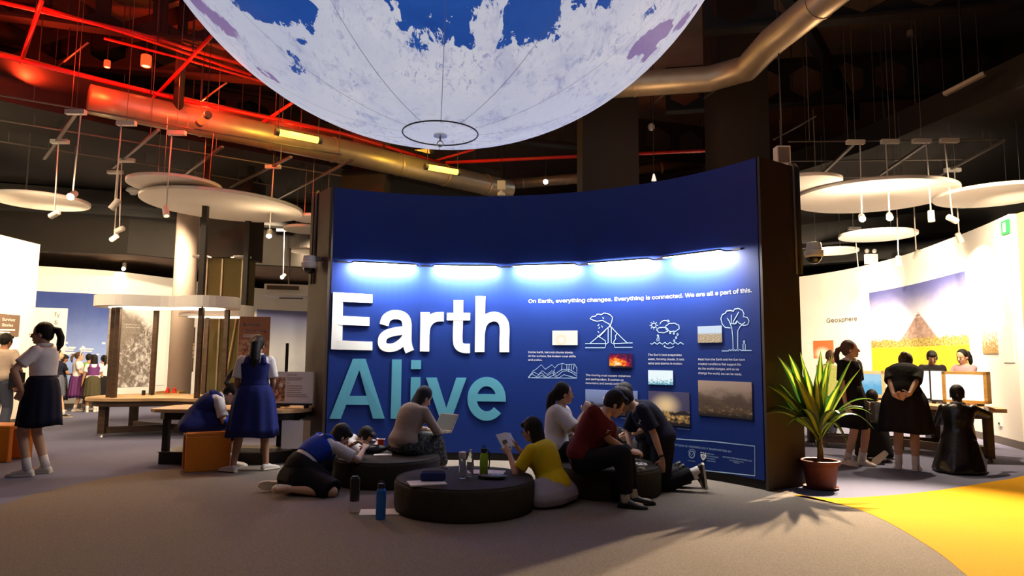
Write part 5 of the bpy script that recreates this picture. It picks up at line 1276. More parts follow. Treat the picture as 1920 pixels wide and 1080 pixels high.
class Fig:
    def __init__(f, name, label, loc, yaw, H=1.6, skin=0, voxel=.0075, pose=None, group=None, cat='person', build=1.0):
        P = dict(hip=(0, 0, .86), lean=0, hunch=0, side=0, twist=0, head=(0, 0, 0), hl=(-.25, .04, .76), hr=(.25, .04, .76), el=(-.6, -1, 0), er=(.6, -1, 0),
                 fdl=None, fdr=None, nl=None, nr=None, curl=18, curl_r=None, fl=(-.09, 0, .075), fr=(.09, 0, .075), kl=(0, 1, 0), kr=(0, 1, 0), tl=(-.12, 1, 0), tr=(.12, 1, 0), neck=.055)
        P.update(pose or {}); f.P = P; s = f.s = H / 1.6; f.vx = voxel; f.b = build
        f.root = None; f.name = name; f.sk = SKIN[skin]
        hip = Vector(P['hip']) * s if not P.get('abs') else Vector(P['hip'])
        L = .47 * s; th0, th1 = R(P['lean']), R(P['lean'] + P['hunch']); sd = math.sin(R(P['side']))
        d0 = V(sd * .5, math.sin(th0), math.cos(th0)); d1 = V(sd, math.sin(th1), math.cos(th1)); d0.normalize(); d1.normalize()
        f.hip = hip; f.sp = lambda t: hip + (d0 * (t - t * t / 2) + d1 * (t * t / 2)) * L
        f.tan = lambda t: (d0 * (1 - max(0, min(1, t))) + d1 * max(0, min(1, t))).normalized()
        def frame(t):
            tg = f.tan(t); a = R(P['twist']) * max(0, min(1, t)); rt = V(math.cos(a), math.sin(a), 0); rt = (rt - tg * rt.dot(tg)).normalized()
            return rt, tg.cross(rt)          # right, forward
        f.frame = frame
        rt, fw = frame(.9); base = f.sp(.90)
        f.sh = {-1: base - rt * .150 * s + f.tan(.9) * .0 * s, 1: base + rt * .150 * s}
        n0 = f.sp(1.0); hy, hp, hr = (R(a) for a in P['head'])
        hf = V(-math.sin(hy) * math.cos(hp), math.cos(hy) * math.cos(hp), -math.sin(hp)); hu = V(-math.sin(hy) * math.sin(hp), math.cos(hy) * math.sin(hp), math.cos(hp))
        hx = hf.cross(hu).normalized(); hu = Matrix.Rotation(hr, 3, hf) @ hu; hx = hf.cross(hu).normalized()
        f.hf, f.hu, f.hx = hf, hu, hx; f.HM = Matrix((hx, hf, hu)).transposed()
        nd = (f.tan(1.0) + hu).normalized(); f.n0 = n0; f.n1 = n0 + nd * P['neck'] * s; f.hc = f.n1 + hu * .075 * s + hf * .022 * s
        f.arm = {}
        for sgn, h, e in ((-1, 'hl', 'el'), (1, 'hr', 'er')): f.arm[sgn] = ik(f.sh[sgn], Vector(P[h]) * s, .275 * s, .235 * s, P[e])
        f.leg = {}; rt0, fw0 = frame(0)
        for sgn, ft, k in ((-1, 'fl', 'kl'), (1, 'fr', 'kr')):
            hj = hip + rt0 * (.085 * sgn * s) - V(0, 0, .02 * s); f.leg[sgn] = (hj,) + ik(hj, Vector(P[ft]) * s, .405 * s, .385 * s, P[k])
        f.toe = {-1: Vector(P['tl']).normalized(), 1: Vector(P['tr']).normalized()}
        f.body(label, loc, yaw, group, cat)

    def rings(f, t0, t1, off=.0, n=26, m=11, fx=1.0, fy=1.0):
        out = []; ts = [a[0] for a in TORSO]; s = f.s
        for i in range(m):
            t = t0 + (t1 - t0) * i / (m - 1); rx = np.interp(t, ts, [a[1] for a in TORSO]) * s * f.b * fx + off; ry = np.interp(t, ts, [a[2] for a in TORSO]) * s * f.b * fy + off
            c = f.sp(t); r, w = f.frame(t); bulge = .012 * s * math.exp(-((t - .7) / .12) ** 2)
            out.append([c + r * rx * math.cos(a) + w * ((ry + (bulge if math.sin(a) > 0 else 0)) * math.sin(a)) for a in (2 * math.pi * k / n for k in range(n))])
        return out

    def hand(f, mb, w, d, nrm, sgn, curl):
        s = f.s; d = d.normalized(); nrm = (nrm - d * nrm.dot(d)).normalized(); lat = d.cross(nrm) * sgn
        def ring(u, hw, ht): c = w + d * u * s; return [c + lat * hw * s * math.cos(a) + nrm * ht * s * math.sin(a) for a in (2 * math.pi * k / 10 for k in range(10))]
        mb.loft([ring(-.01, .022, .018), ring(.02, .030, .017), ring(.055, .038, .015), ring(.085, .038, .012), ring(.092, .030, .008)])
        for lo, ln, fan in ((.029, .068, .10), (.0098, .078, .03), (-.0098, .072, -.04), (-.029, .056, -.13)):
            p = w + (d * .083 + lat * lo) * s; dd = (d + lat * fan).normalized(); pts = [p]
            for k, seg in enumerate((.42, .33, .25)):
                a = R(curl * (.6 + .5 * k)) * (k + 1) * .62
                pts.append(pts[-1] + (dd * math.cos(a) + nrm * math.sin(a)) * ln * seg * s)
            r = .0082 * s; mb.limb(pts, [r, r, r * .92, r * .8], 8)
        p = w + (d * .022 + lat * .026) * s; e = p + (d * .55 + lat * .75 + nrm * .25).normalized() * .034 * s; g = e + (d * .85 + lat * .25 + nrm * (.2 + curl * .01)).normalized() * .030 * s
        mb.limb([p, e, g], [.0125 * s, .0095 * s, .008 * s], 8)

    def body(f, label, loc, yaw, group, cat):
        s, P = f.s, f.P; mb = MB()
        mb.loft(f.rings(-.075, 1.03, -.004 * s))
        mb.limb([f.sp(.96), f.n1 + f.hu * .03 * s], [.052 * s, .046 * s], 14)
        H = f.HM; hc = f.hc
        q = lambda x, y, z: hc + H @ V(x, y, z) * s
        mb.ell(q(0, -.012, .018), (.074 * s, .092 * s, .094 * s), H, 18, 12)          # skull
        mb.ell(q(0, .028, -.042), (.056 * s, .060 * s, .070 * s), H, 16, 10)          # face and jaw
        mb.ell(q(0, .060, -.092), (.024 * s, .022 * s, .018 * s), H, 10, 7)           # chin
        mb.limb([q(0, .084, .000), q(0, .100, -.030)], [.009 * s, .0135 * s], 8)       # nose
        for x in (-1, 1):
            mb.ell(q(x * .040, .056, -.030), (.018 * s, .018 * s, .018 * s), H, 8, 6)  # cheek
            mb.ell(q(x * .072, -.008, -.020), (.010 * s, .019 * s, .029 * s), H, 8, 6) # ear
        for k, hk, fd, nm in ((-1, 'hl', 'fdl', 'nl'), (1, 'hr', 'fdr', 'nr')):
            a, (e, w) = f.sh[k], f.arm[k]; g = 0.92 + .08 * f.b
            mb.limb([a, a.lerp(e, .35), e], [.047 * s * g, .041 * s * g, .035 * s], 12); mb.limb([e, e.lerp(w, .3), w], [.035 * s, .034 * s, .0225 * s], 12)
            d = (w - e).normalized(); fd_ = Vector(P[fd]) if P[fd] else d
            nv = Vector(P[nm]) if P[nm] else (V(-k, 0, 0) if abs(d.x) < .8 else V(0, 0, -1))
            f.hand(mb, w, fd_, nv, k, P['curl'] if k < 0 or P['curl_r'] is None else P['curl_r'])
        for k in (-1, 1):
            hj, kn, an = f.leg[k]; g = f.b
            mb.limb([hj, hj.lerp(kn, .5), kn], [.082 * s * g, .068 * s * g, .050 * s], 14); mb.limb([kn, kn.lerp(an, .32), an], [.049 * s, .050 * s * g, .033 * s], 14)
            td = f.toe[k]; sd = (an - kn).normalized()
            mb.limb([an, an + sd * .035 * s, an + sd * .045 * s + td * .13 * s], [.033 * s, .036 * s, .026 * s], 10)
        f.root = organic(f.name, mb, f.sk, None, f.vx, 3, .45 if f.vx < .009 else None)
        f.root.location = loc; f.root.rotation_euler = (0, 0, R(yaw)); tag(f.root, label, cat, group)
        # face
        for x in (-1, 1):
            MB().ell(q(x * .030, .0835, -.010), (.0125 * s, .006 * s, .0055 * s), H, 10, 6).build('eye', M_EYE, f.root, smooth=True)
            MB().limb([q(x * .016, .0865, .010), q(x * .044, .074, .012)], [.0035 * s, .0030 * s], 6).build('eyebrow', M_HAIR, f.root, smooth=True)
        MB().ell(q(0, .085, -.068), (.020 * s, .006 * s, .007 * s), H, 10, 6).build('mouth', M_LIP, f.root, smooth=True)
        f.q = q

    def hair(f, style, m=None, tail=None, tail_r=.034, size=1.0):
        s, H, q = f.s, f.HM, f.q; m = m or M_HAIR; mb = MB()
        mb.ell(q(0, -.026, .026), (.083 * s * size, .094 * s * size, .100 * s * size), H, 20, 14)
        if style in ('ponytail', 'bun', 'tied', 'long'): mb.ell(q(0, -.058, -.012), (.066 * s, .055 * s, .075 * s), H, 16, 10)
        if style == 'short': mb.ell(q(0, -.055, -.01), (.070 * s, .055 * s, .066 * s), H, 16, 10); mb.ell(q(0, .052, .072), (.062 * s, .045 * s, .034 * s), H, 14, 8); [mb.ell(q(x, .01, .0), (.016 * s, .035 * s, .04 * s), H, 8, 6) for x in (-.068 * 1, .068)]
        if style == 'bob':
            mb.loft([[q(rx * math.cos(a), -.034 + ry * math.sin(a) * (1 if math.sin(a) < 0 else .62), z) for a in np.linspace(0, 2 * math.pi, 22, endpoint=False)] for z, rx, ry in ((.05, .082, .088), (-.02, .089, .084), (-.075, .093, .080), (-.125, .090, .074), (-.150, .080, .066))])
            mb.ell(q(0, .050, .060), (.064 * s, .045 * s, .040 * s), H, 14, 8)
        if style == 'bun': mb.ell(q(0, -.125, .025), (.045 * s, .04 * s, .045 * s), H, 12, 8)
        if tail:
            mb.limb([q(*p) for p in tail], [tail_r * s * (.62 if i == 0 else (1.0 if i < len(tail) - 1 else .35)) for i in range(len(tail))], 12)
        if style == 'long':
            mb.loft([[q(rx * math.cos(a), y + ry * math.sin(a), z) for a in np.linspace(0, 2 * math.pi, 20, endpoint=False)] for z, rx, ry, y in ((.04, .082, .078, -.04), (-.06, .090, .062, -.05), (-.16, .094, .046, -.06), (-.26, .092, .036, -.055), (-.36, .078, .026, -.045), (-.40, .05, .018, -.04))])
        h = organic('hair', mb, m, f.root, max(.008, f.vx), 3)
        return h

    def shirt(f, m, tb=-.02, sl=.75, off=.014, flare=0.0, name='shirt', collar=None, top=1.0, sl_off=.018):
        s = f.s; mb = MB(); rg = f.rings(tb, min(top, .955 if collar else .985), off * s, 28, 12)
        if flare:
            for k in range(4):
                c = sum(rg[k], Vector()) / len(rg[k]); rg[k] = [c + (p - c) * (1 + flare * (1 - k / 4)) for p in rg[k]]
        mb.loft(rg)
        if sl > 0:
            for k in (-1, 1):
                a, (e, w) = f.sh[k], f.arm[k]; g = .92 + .08 * f.b
                if sl <= 1: pts = [a, a.lerp(e, sl * .5), a.lerp(e, sl)]; rs = [.050 * s * g + sl_off * s * .6, .046 * s * g + sl_off * s, .044 * s * g + sl_off * 1.25 * s]
                else: pts = [a, a.lerp(e, .5), e, e.lerp(w, (sl - 1) * .5), e.lerp(w, sl - 1)]; rs = [(.050 + .012) * s, .054 * s, .050 * s, .047 * s, .036 * s]
                d0 = (pts[0] - pts[1]).normalized(); mb.tube([pts[0] + d0 * rs[0] * .7] + pts, [rs[0] * .55] + rs, 14)
        o = organic(name, mb, m, f.root, max(.011, f.vx * 1.25), 5)
        if collar:
            c = f.sp(.985); r, w = f.frame(1.0); tg = f.tan(1.0); pts = [c + tg * .014 * s + r * .074 * s * math.cos(a) + w * (.066 * s * math.sin(a) + .004) - tg * (.030 * s if math.sin(a) > .6 else 0) for a in np.linspace(0, 2 * math.pi, 26, endpoint=False)]
            cm = MB().tube(pts, .020 * s, 8, True)
            for k in (-1, 1): cm.loft([[c + r * k * x * s + w * y * s + tg * z * s for x, y, z in tri] for tri in (((.015, .060, -.02), (.075, .03, .0), (.06, .085, -.075)), ((.015, .072, -.02), (.085, .04, .0), (.065, .098, -.075)))])
            organic('collar', cm, collar, f.root, .008, 2)
        return o

    def vest(f, m, tb=.30, top=.90, off=.026):
        """sleeveless pinafore bodice with shoulder straps"""
        s = f.s; mb = MB(); rg = f.rings(tb, .80, off * s, 28, 9); mb.loft(rg)
        for k in (-1, 1):
            for w0 in (-1, 1):
                r, w = f.frame(.9); pts = [f.sp(.76) + r * k * .095 * s + w * w0 * .115 * s, f.sp(.90) + r * k * .088 * s + w * w0 * .092 * s, f.sp(.97) + r * k * .085 * s + w * w0 * .03 * s, f.sp(.975) + r * k * .085 * s]
                mb.tube(pts, [.036 * s, .032 * s, .028 * s, .028 * s], 10)
        return organic('pinafore_bodice', mb, m, f.root, max(.011, f.vx * 1.25), 3)

    def skirt(f, m, hem, rx=.235, ry=.20, pleats=14, amp=.05, name='skirt', shift=(0, 0), t0=.34):
        s = f.s; c0 = f.sp(t0); c1 = V(f.hip.x + shift[0], f.hip.y + shift[1], hem * s); n = 84; rings = []
        for i in range(9):
            u = i / 8; c = c0.lerp(f.hip + V(0, 0, -.02 * s), min(1, u * 2.2)) if u < .45 else (f.hip + V(0, 0, -.02 * s)).lerp(c1, (u - .45) / .55)
            ax = (.135 + (rx - .135) * (u ** .62)) * s * f.b; ay = (.108 + (ry - .108) * (u ** .55)) * s * f.b
            k = amp * u; rings.append([c + V(ax * math.cos(a) * (1 + k * math.cos(pleats * a)), ay * math.sin(a) * (1 + k * math.cos(pleats * a)), .01 * math.sin(3 * a + 1) * u) for a in (2 * math.pi * j / n for j in range(n))])
        last = rings[-1]; cc = sum(last, Vector()) / n
        rings.append([cc + (p - cc) * .94 + V(0, 0, .012) for p in last])
        return MB().loft(rings).build(name, m, f.root, smooth=True)

    def drape(f, m, pts, name='skirt', waist=True, voxel=.014, it=6):
        """skirt fallen over bent legs: the smooth hull around hips, thighs and hem points (pts: (x,y,z,r))"""
        s = f.s; P = []
        if waist:
            for r in f.rings(-.05, .32, .02 * s, 16, 4): P += r
        for x, y, z, r in pts:
            c = V(x, y, z) * s
            for a in range(8):
                for e in (-.7, 0, .7): P.append(c + V(math.cos(a * .785) * math.cos(e), math.sin(a * .785) * math.cos(e), math.sin(e)) * r * s)
        bm = bmesh.new()
        for p in P: p = Vector(p); p.z = max(p.z, .006); bm.verts.new(p)
        rs = bmesh.ops.convex_hull(bm, input=bm.verts); bmesh.ops.delete(bm, geom=[g for g in rs['geom_interior'] if isinstance(g, bmesh.types.BMVert)], context='VERTS')
        me = bpy.data.meshes.new(name); bm.to_mesh(me); bm.free(); me.materials.append(m)
        o = bpy.data.objects.new(name, me); COL.objects.link(o); o.parent = f.root
        r = o.modifiers.new('remesh', 'REMESH'); r.voxel_size = voxel; r.use_smooth_shade = True; sm = o.modifiers.new('smooth', 'SMOOTH'); sm.factor = .5; sm.iterations = it
        return o

    def trousers(f, m, frac=2.0, off=.016, name='trousers'):
        s = f.s; mb = MB(); mb.loft(f.rings(-.075, .30, off * s, 24, 6))
        for k in (-1, 1):
            hj, kn, an = f.leg[k]; g = f.b; o = off * s
            if frac > 1: mb.limb([hj, hj.lerp(kn, .5), kn], [.086 * s * g + o, .072 * s * g + o, .056 * s + o], 16); mb.tube([kn, kn.lerp(an, .3), kn.lerp(an, frac - 1)], [.056 * s + o, .055 * s * g + o, .044 * s + o], 14)
            else: mb.tube([hj, hj.lerp(kn, .5), hj.lerp(kn, frac)], [.086 * s * g + o, .075 * s * g + o * 1.3, .066 * s * g + o * 1.5], 16)
        return organic(name, mb, m, f.root, max(.011, f.vx * 1.25), 4)

    def shoes(f, m, sole=None, sock=None, sock_h=.10):
        s = f.s
        for k in (-1, 1):
            hj, kn, an = f.leg[k]; td = f.toe[k]; sd = (an - kn).normalized(); up = -sd; up = (up - td * up.dot(td)).normalized(); lt = td.cross(up)
            if sock: MB().tube([an + up * 0 + sd * .02 * s, an - sd * sock_h * .5 * s, an - sd * sock_h * s], [.042 * s, .041 * s, .043 * s], 14).build('sock', sock, f.root, smooth=True)
            base = an - up * .072 * s; rings = []
            for y, w, h, b in ((-.062, .020, .035, .012), (-.055, .030, .060, .0), (-.02, .036, .085, 0), (.03, .037, .080, 0), (.08, .042, .058, 0), (.125, .043, .045, 0), (.160, .034, .036, .002), (.180, .016, .024, .008)):
                c = base + td * y * s; rings.append([c + lt * w * s * math.cos(a) + up * ((b + (h - b) * (.5 + .5 * math.sin(a))) * s) for a in (2 * math.pi * j / 14 for j in range(14))])
            sh = MB().loft(rings).build('shoe', m, f.root, smooth=True)
            rings = []
            for y, w in ((-.066, .022), (-.055, .034), (.0, .038), (.05, .041), (.1, .047), (.14, .043), (.172, .028), (.186, .012)):
                c = base + td * y * s; rings.append([c + lt * w * s * x + up * z * s for x, z in ((-1, .0), (1, 0), (1, .020), (-1, .020))])
            MB().loft(rings).build('sole', sole or m, sh)
    def glasses(f):
        q, s = f.q, f.s; mb = MB()
        for x in (-1, 1):
            mb.tube([q(x * .031 + .022 * math.cos(a), .096, -.010 + .018 * math.sin(a)) for a in np.linspace(0, 6.283, 16, endpoint=False)], .0022, 5, True); mb.tube([q(x * .053, .095, -.008), q(x * .076, .02, -.006)], .0022, 5)
        mb.tube([q(-.009, .097, -.008), q(.009, .097, -.008)], .0022, 5); mb.build('glasses', M_DARKMETAL, f.root)

def W2L(loc, yaw, p):
    """world point into a person's own frame"""
    return Matrix.Rotation(-R(yaw), 3, 'Z') @ (Vector(p) - Vector(loc))
# ---------------------------------------------------------------- the cast
def LOC(loc, yaw, H): return lambda p: tuple(W2L(loc, yaw, p) / (H / 1.6))
PONY = [(0, -.105, .045), (0, -.150, .030), (0, -.178, -.05), (0, -.168, -.13), (0, -.150, -.185)]
LONGT = [(0, -.10, .03), (0, -.125, -.02), (0, -.128, -.12), (0, -.115, -.22), (0, -.10, -.30)]
def badge(f, sh, name, m, t, dx, w, h, txt=None, turn=0):
    """flat print on the chest, wrapped onto the cloth"""
    c = f.sp(t); r, fw = f.frame(t); tg = f.tan(t); q = R(turn); out = fw * math.cos(q) + r * math.sin(q); ax = r * -math.cos(q) + fw * math.sin(q); o = c + out * .19 * f.s + r * dx; r = ax
    if txt: ob = flat_text(name, m, txt, o - r * w / 2, r, tg, w, h, f.root)
    else: mb = MB(); mb.v = [tuple(o + r * (i / 4 - .5) * w + tg * (j / 4 - .5) * h) for j in range(5) for i in range(5)]; mb.f = [(j * 5 + i, j * 5 + i + 1, j * 5 + i + 6, j * 5 + i + 5) for j in range(4) for i in range(4)]; ob = mb.build(name, m, f.root)
    sw = ob.modifiers.new('wrap', 'SHRINKWRAP'); sw.target = sh; sw.wrap_method = 'PROJECT'; sw.use_project_x = sw.use_project_y = sw.use_project_z = False; sw.wrap_method = 'NEAREST_SURFACEPOINT'; sw.wrap_mode = 'ABOVE_SURFACE'; sw.offset = .004
    return ob
# 1 girl with her hand on her hip
p = atz(66, 890); l = V(p.x, p.y, 0)
f = Fig('person', 'student in white blouse and long navy skirt, hand on hip, standing at the left', l, 98, 1.69, 0, .0068,
        dict(hl=(-.175, .10, .87), el=(-1, .75, -.1), fdl=(.35, .5, -.8), nl=(1, .2, .1), hr=(.10, .20, .92), er=(1, -.3, 0), fl=(-.10, .03, .075), fr=(.09, -.05, .075), tl=(-.15, 1, 0), tr=(.1, 1, 0), head=(6, 4, 0), curl=22, lean=-2, hunch=6))
f.hair('ponytail', tail=PONY, tail_r=.036); f.shirt(WHITE_C, .33, .72, .018, collar=WHITE_C, flare=.03); f.skirt(NAVY_C, .50, .215, .20, 12, .03); f.shoes(SHOE_W, SOLE_W, SOCK_W, .11); f.glasses()
# 2 person cut off at the left edge
l = V(-8.02, 10.8, 0)
f = Fig('person', 'person in cream shirt with black shoulder bag, cut off by the left picture edge', l, 8, 1.66, 1, .010, dict(hr=(.22, .18, .92), er=(.5, -1, 0), hl=(-.2, .2, .9), head=(-10, 12, 0), lean=4))
f.hair('short'); f.shirt(CREAM_C, -.05, .8, .03); f.trousers(DENIM_C); f.shoes(SHOE_K)
bg = MB().limb([f.sp(.95) - f.frame(.9)[0] * .12, f.sp(.55) - f.frame(.6)[1] * .14, f.sp(.05) + f.frame(0)[0] * .22], [.018, .018, .018], 8); bg.box(f.sp(-.02) + f.frame(0)[0] * .25, (.10, .26, .26)); bg.build('shoulder_bag', BLACK_C, f.root)
# far group in the left gallery
FG = 'children at the far blue mural'
def far(label, px, H, yaw, sk, top, bot, hem=.45, vestm=None, hair='ponytail', pose=None, Y=15.9, shoe=SHOE_W, tr=False, hm=None):
    p = aty(px, 700, Y); f = Fig('person', label, V(p.x, Y, 0), yaw, H, sk, .013, pose, FG)
    f.hair(hair, hm, tail=PONY if hair == 'ponytail' else None); f.shirt(top, .1, .7, .02)
    if vestm: f.vest(vestm, .28)
    if tr: f.trousers(bot, 2.0)
    else: f.skirt(bot, hem, .23, .2)
    f.shoes(shoe, SOLE_W, SOCK_W); return f
far('child in dark top and plaid skirt reading a sheet near the far mural', 114, 1.33, -40, 1, BLACK_C, FLORAL_C, hem=.30, pose=dict(hl=(-.1, .3, 1.0), hr=(.12, .3, 1.0), head=(0, 25, 0)), hair='bob')
f = far('child in white shirt, purple skirt and headband facing right near the far mural', 145, 1.38, -62, 0, WHITE_C, PURPLE_C, hem=.36, pose=dict(hl=(-.1, .28, .95), hr=(.12, .28, .95), head=(0, 5, 0)), hm=M_BROWNHAIR)
MB().tube([f.q(.088 * math.cos(a), .012, .03 + .100 * math.sin(a)) for a in np.linspace(-.3, 3.44, 16)], .009, 6).build('headband', WHITE_C, f.root, smooth=True)
far('child in a green shirt behind the child in the purple vest', 165, 1.34, -5, 1, GREEN_C, NAVY_C, hem=.40, Y=16.2, hair='short')
far('child seen from behind in purple vest and olive skirt near the far mural', 175, 1.32, 36, 1, WHITE_C, OLIVE_C, hem=.38, vestm=PURPLE_C, hair='long', Y=15.7)
far('child in white top and black skirt right of the child in the purple vest', 193, 1.31, 46, 0, WHITE_C, BLACK_C, hem=.36, Y=15.9, pose=dict(hr=(.26, .1, .72)))
far('child in dark grey skirt stepping behind the student with her hand on her hip', 106, 1.42, -70, 0, NAVY_C, DENIM_C, hem=.45, Y=14.3, shoe=SHOE_K, pose=dict(fr=(.08, .22, .075), fl=(-.08, -.22, .12)))
# 4 girl on the orange stool
l = V(-3.74, 8.12, 0)
f = Fig('person', 'student in blue pinafore hunched on an orange stool beside the exhibit table', l, -62, 1.56, 0, .0072,
        dict(hip=(0, .03, .535), lean=16, hunch=58, hl=(-.12, .50, .66), hr=(.10, .52, .62), el=(-.5, -.3, -1), er=(.6, -.2, -1), fl=(-.10, .50, .075), fr=(.10, .46, .075), kl=(0, 1, .6), kr=(0, 1, .6), head=(-8, 48, 0), neck=.05, curl=40, nr=(-.4, 0, -1), nl=(.4, 0, -1)))
f.hair('ponytail', tail=[(0, -.10, .04), (0, -.14, .02), (-.03, -.17, .08), (-.04, -.20, .18), (-.04, -.20, .26)], tail_r=.028); f.shirt(WHITE_C, .25, .78, .016, collar=WHITE_C); f.vest(PINA_C, .1)
f.drape(PINA_C, [(-.13, .40, .56, .09), (.13, .40, .56, .09), (-.16, -.08, .50, .07), (.16, -.08, .50, .07), (-.15, .46, .36, .06), (.15, .46, .36, .06)]); f.shoes(SHOE_W, SOLE_W, SOCK_W)
e, w = f.arm[1]; MB().limb([e.lerp(w, .05), e.lerp(w, .4), e.lerp(w, .85)], [.044, .043, .034], 12).build('arm_sleeve', BLUE_C, f.root, smooth=True)
# 5 girl in the pinafore seen from behind
p = atz(470, 884); l = V(p.x, p.y, 0)
f = Fig('person', 'student in long blue pinafore standing with her back to us at the exhibit table', l, 17, 1.585, 1, .0070,
        dict(hl=(-.17, .20, .86), hr=(.17, .22, .88), el=(-.3, -1, 0), er=(.3, -1, 0), fl=(-.19, -.02, .075), fr=(.16, .03, .075), tl=(-.8, .6, 0), tr=(.75, .65, 0), head=(-4, 18, 0), lean=1, hunch=6))
f.hair('ponytail', tail=LONGT, tail_r=.062); f.shirt(WHITE_C, .25, .80, .018, collar=WHITE_C, sl_off=.022); f.vest(PINA_C, .26); f.skirt(PINA_C, .40, .285, .22, 10, .05); f.shoes(SHOE_W, SOLE_W)
# 6 student leaning on the ottoman
l = V(-2.04, 6.80, 0)
f = Fig('person', 'student in blue and white T-shirt crouching with elbows on the ottoman', l, -48, 1.58, 0, .0070,
        dict(hip=(0, -.02, .20), lean=26, hunch=56, hl=(-.10, .60, .40), hr=(.13, .62, .38), el=(-1, -.2, -.7), er=(1, -.2, -.7), fl=(-.22, -.14, .07), fr=(.18, -.16, .07), kl=(-.5, 1, .2), kr=(.6, 1, .1), tl=(-.3, -1, .1), tr=(.2, -1, .1), head=(-10, 38, 0), curl=45, nl=(.5, 0, -1), nr=(-.5, 0, -1), neck=.05))
f.hair('bob', size=1.02); f.shirt(WHITE_C, .02, .8, .022); vs6 = f.vest(BLUE_C, .36, .9, .032); f.trousers(BLACK_C, .98, .034, 'shorts'); f.drape(BLACK_C, [(-.11, -.10, .13, .10), (.11, -.10, .13, .10), (-.15, .16, .12, .10), (.16, .16, .12, .10)], 'shorts_seat'); f.shoes(SHOE_W, SOLE_W)
badge(f, vs6, 'shirt_lettering', M_PRINT_W, .74, .0, .12, .035, 'SJ', 172)
# 7 student beyond
l = V(-2.02, 7.93, 0)
f = Fig('person', 'student bent low over the ottoman, face down, behind the crouching one', l, -86, 1.5, 0, .0075,
        dict(hip=(0, -.05, .13), lean=26, hunch=58, hl=(-.08, .52, .34), hr=(.12, .52, .34), el=(-1, -.2, -.8), er=(1, -.2, -.6), fl=(-.2, .35, .07), fr=(.2, .30, .07), kl=(-1, .3, .8), kr=(1, .3, .8), head=(-14, 40, 0), curl=45, neck=.05))
f.hair('short'); f.shirt(WHITE_C, .0, .8, .02); f.trousers(NAVY_C); f.shoes(SHOE_K); f.glasses()
sheet('white folded paper held by the student bent low over the ottoman', V(-1.62, 7.95, .36), .14, .10, R(20), m=M_PAPER)
# 8 woman with the laptop
l = V(-1.16, 7.52, 0)
f = Fig('person', 'woman in brown cardigan with long black hair typing on a laptop', l, -44, 1.58, 0, .0072,
        dict(hip=(0, 0, .365), lean=8, hunch=30, hl=(-.05, .40, .50), hr=(.12, .40, .50), el=(-1, -.6, -.3), er=(1, -.6, -.3), fl=(-.08, .52, .075), fr=(.10, .50, .075), kl=(-.1, 1, 1), kr=(.1, 1, 1), head=(-8, 34, 0), curl=28, nl=(0, 0, -1), nr=(0, 0, -1)))
f.hair('long', size=1.02); f.shirt(BROWN_C, -.06, 1.95, .034, flare=.06, name='cardigan'); f.drape(FLORAL_C, [(-.11, .36, .40, .10), (.12, .36, .40, .10), (-.17, -.04, .34, .06), (.17, -.04, .34, .06), (-.12, .46, .16, .06), (.13, .46, .16, .06)]); f.shoes(SHOE_K)
q = Matrix.Rotation(R(-44), 3, 'Z') @ V(.03, .40, .475) + l
t = thing('laptop', 'silver laptop on the lap of the woman in the brown cardigan', 'laptop', q, R(-44))
MB().box((0, .02, 0), (.31, .22, .014)).build('base', M_STEEL, t); MB().box((0, .03, .009), (.26, .10, .004)).build('keyboard', M_KCAP, t)
Mx = Matrix.Rotation(R(-28), 3, 'X'); sc = V(0, .13, .01) + Mx @ V(0, 0, .105)
MB().box(sc, (.31, .008, .205), Mx).build('lid', M_STEEL, t); MB().box(sc + Mx @ V(0, -.006, 0), (.29, .004, .185), Mx).build('display', mat('dim_display', (.10, .12, .13), .3), t)
# 9 reader in yellow
l = V(.40, 6.36, 0)
f = Fig('person', 'student in yellow T-shirt with black bob reading a sheet at the front ottoman', l, 60, 1.55, 0, .0068,
        dict(hip=(0, 0, .125), lean=16, hunch=14, hl=(-.12, .42, .44), hr=(.07, .44, .48), el=(-.6, -.6, -1), er=(.6, -.6, -1), fl=(-.04, .14, .06), fr=(.06, -.02, .06), kl=(-1, .5, .1), kr=(1, .4, .1), tl=(1, .2, 0), tr=(-1, .2, 0), head=(2, 16, 0), curl=50, fdl=(.2, .7, .6), fdr=(-.2, .7, .6), nl=(.7, .2, -.3), nr=(-.7, .2, -.3)))
f.hair('bob', size=1.04); f.shirt(YELLOW_C, .0, .80, .034, flare=.10); f.drape(GREY_C, [(-.26, .16, .11, .11), (.26, .14, .11, .11), (-.14, -.10, .09, .09), (.14, -.10, .09, .09), (0, .24, .08, .08), (.27, .0, .08, .09), (-.27, .0, .08, .09)], 'skirt'); f.glasses()
q = Matrix.Rotation(R(60), 3, 'Z') @ V(-.02, .475, .525) + l
t = thing('reading_sheet', 'folded white sheet held up by the student in yellow', 'paper', q, R(48)); Mx = Matrix.Rotation(R(-38), 3, 'X')
for sx in (-1, 1):
    MB().box(Mx @ V(sx * .052, 0, .02), (.105, .003, .15), Mx @ Matrix.Rotation(R(sx * 14), 3, 'Z')).build('page', M_PAPER, t)
MB().box(Mx @ V(-.06, -.012, .0), (.05, .003, .03), Mx @ Matrix.Rotation(R(-14), 3, 'Z')).build('print', M_PRINT_K, t)
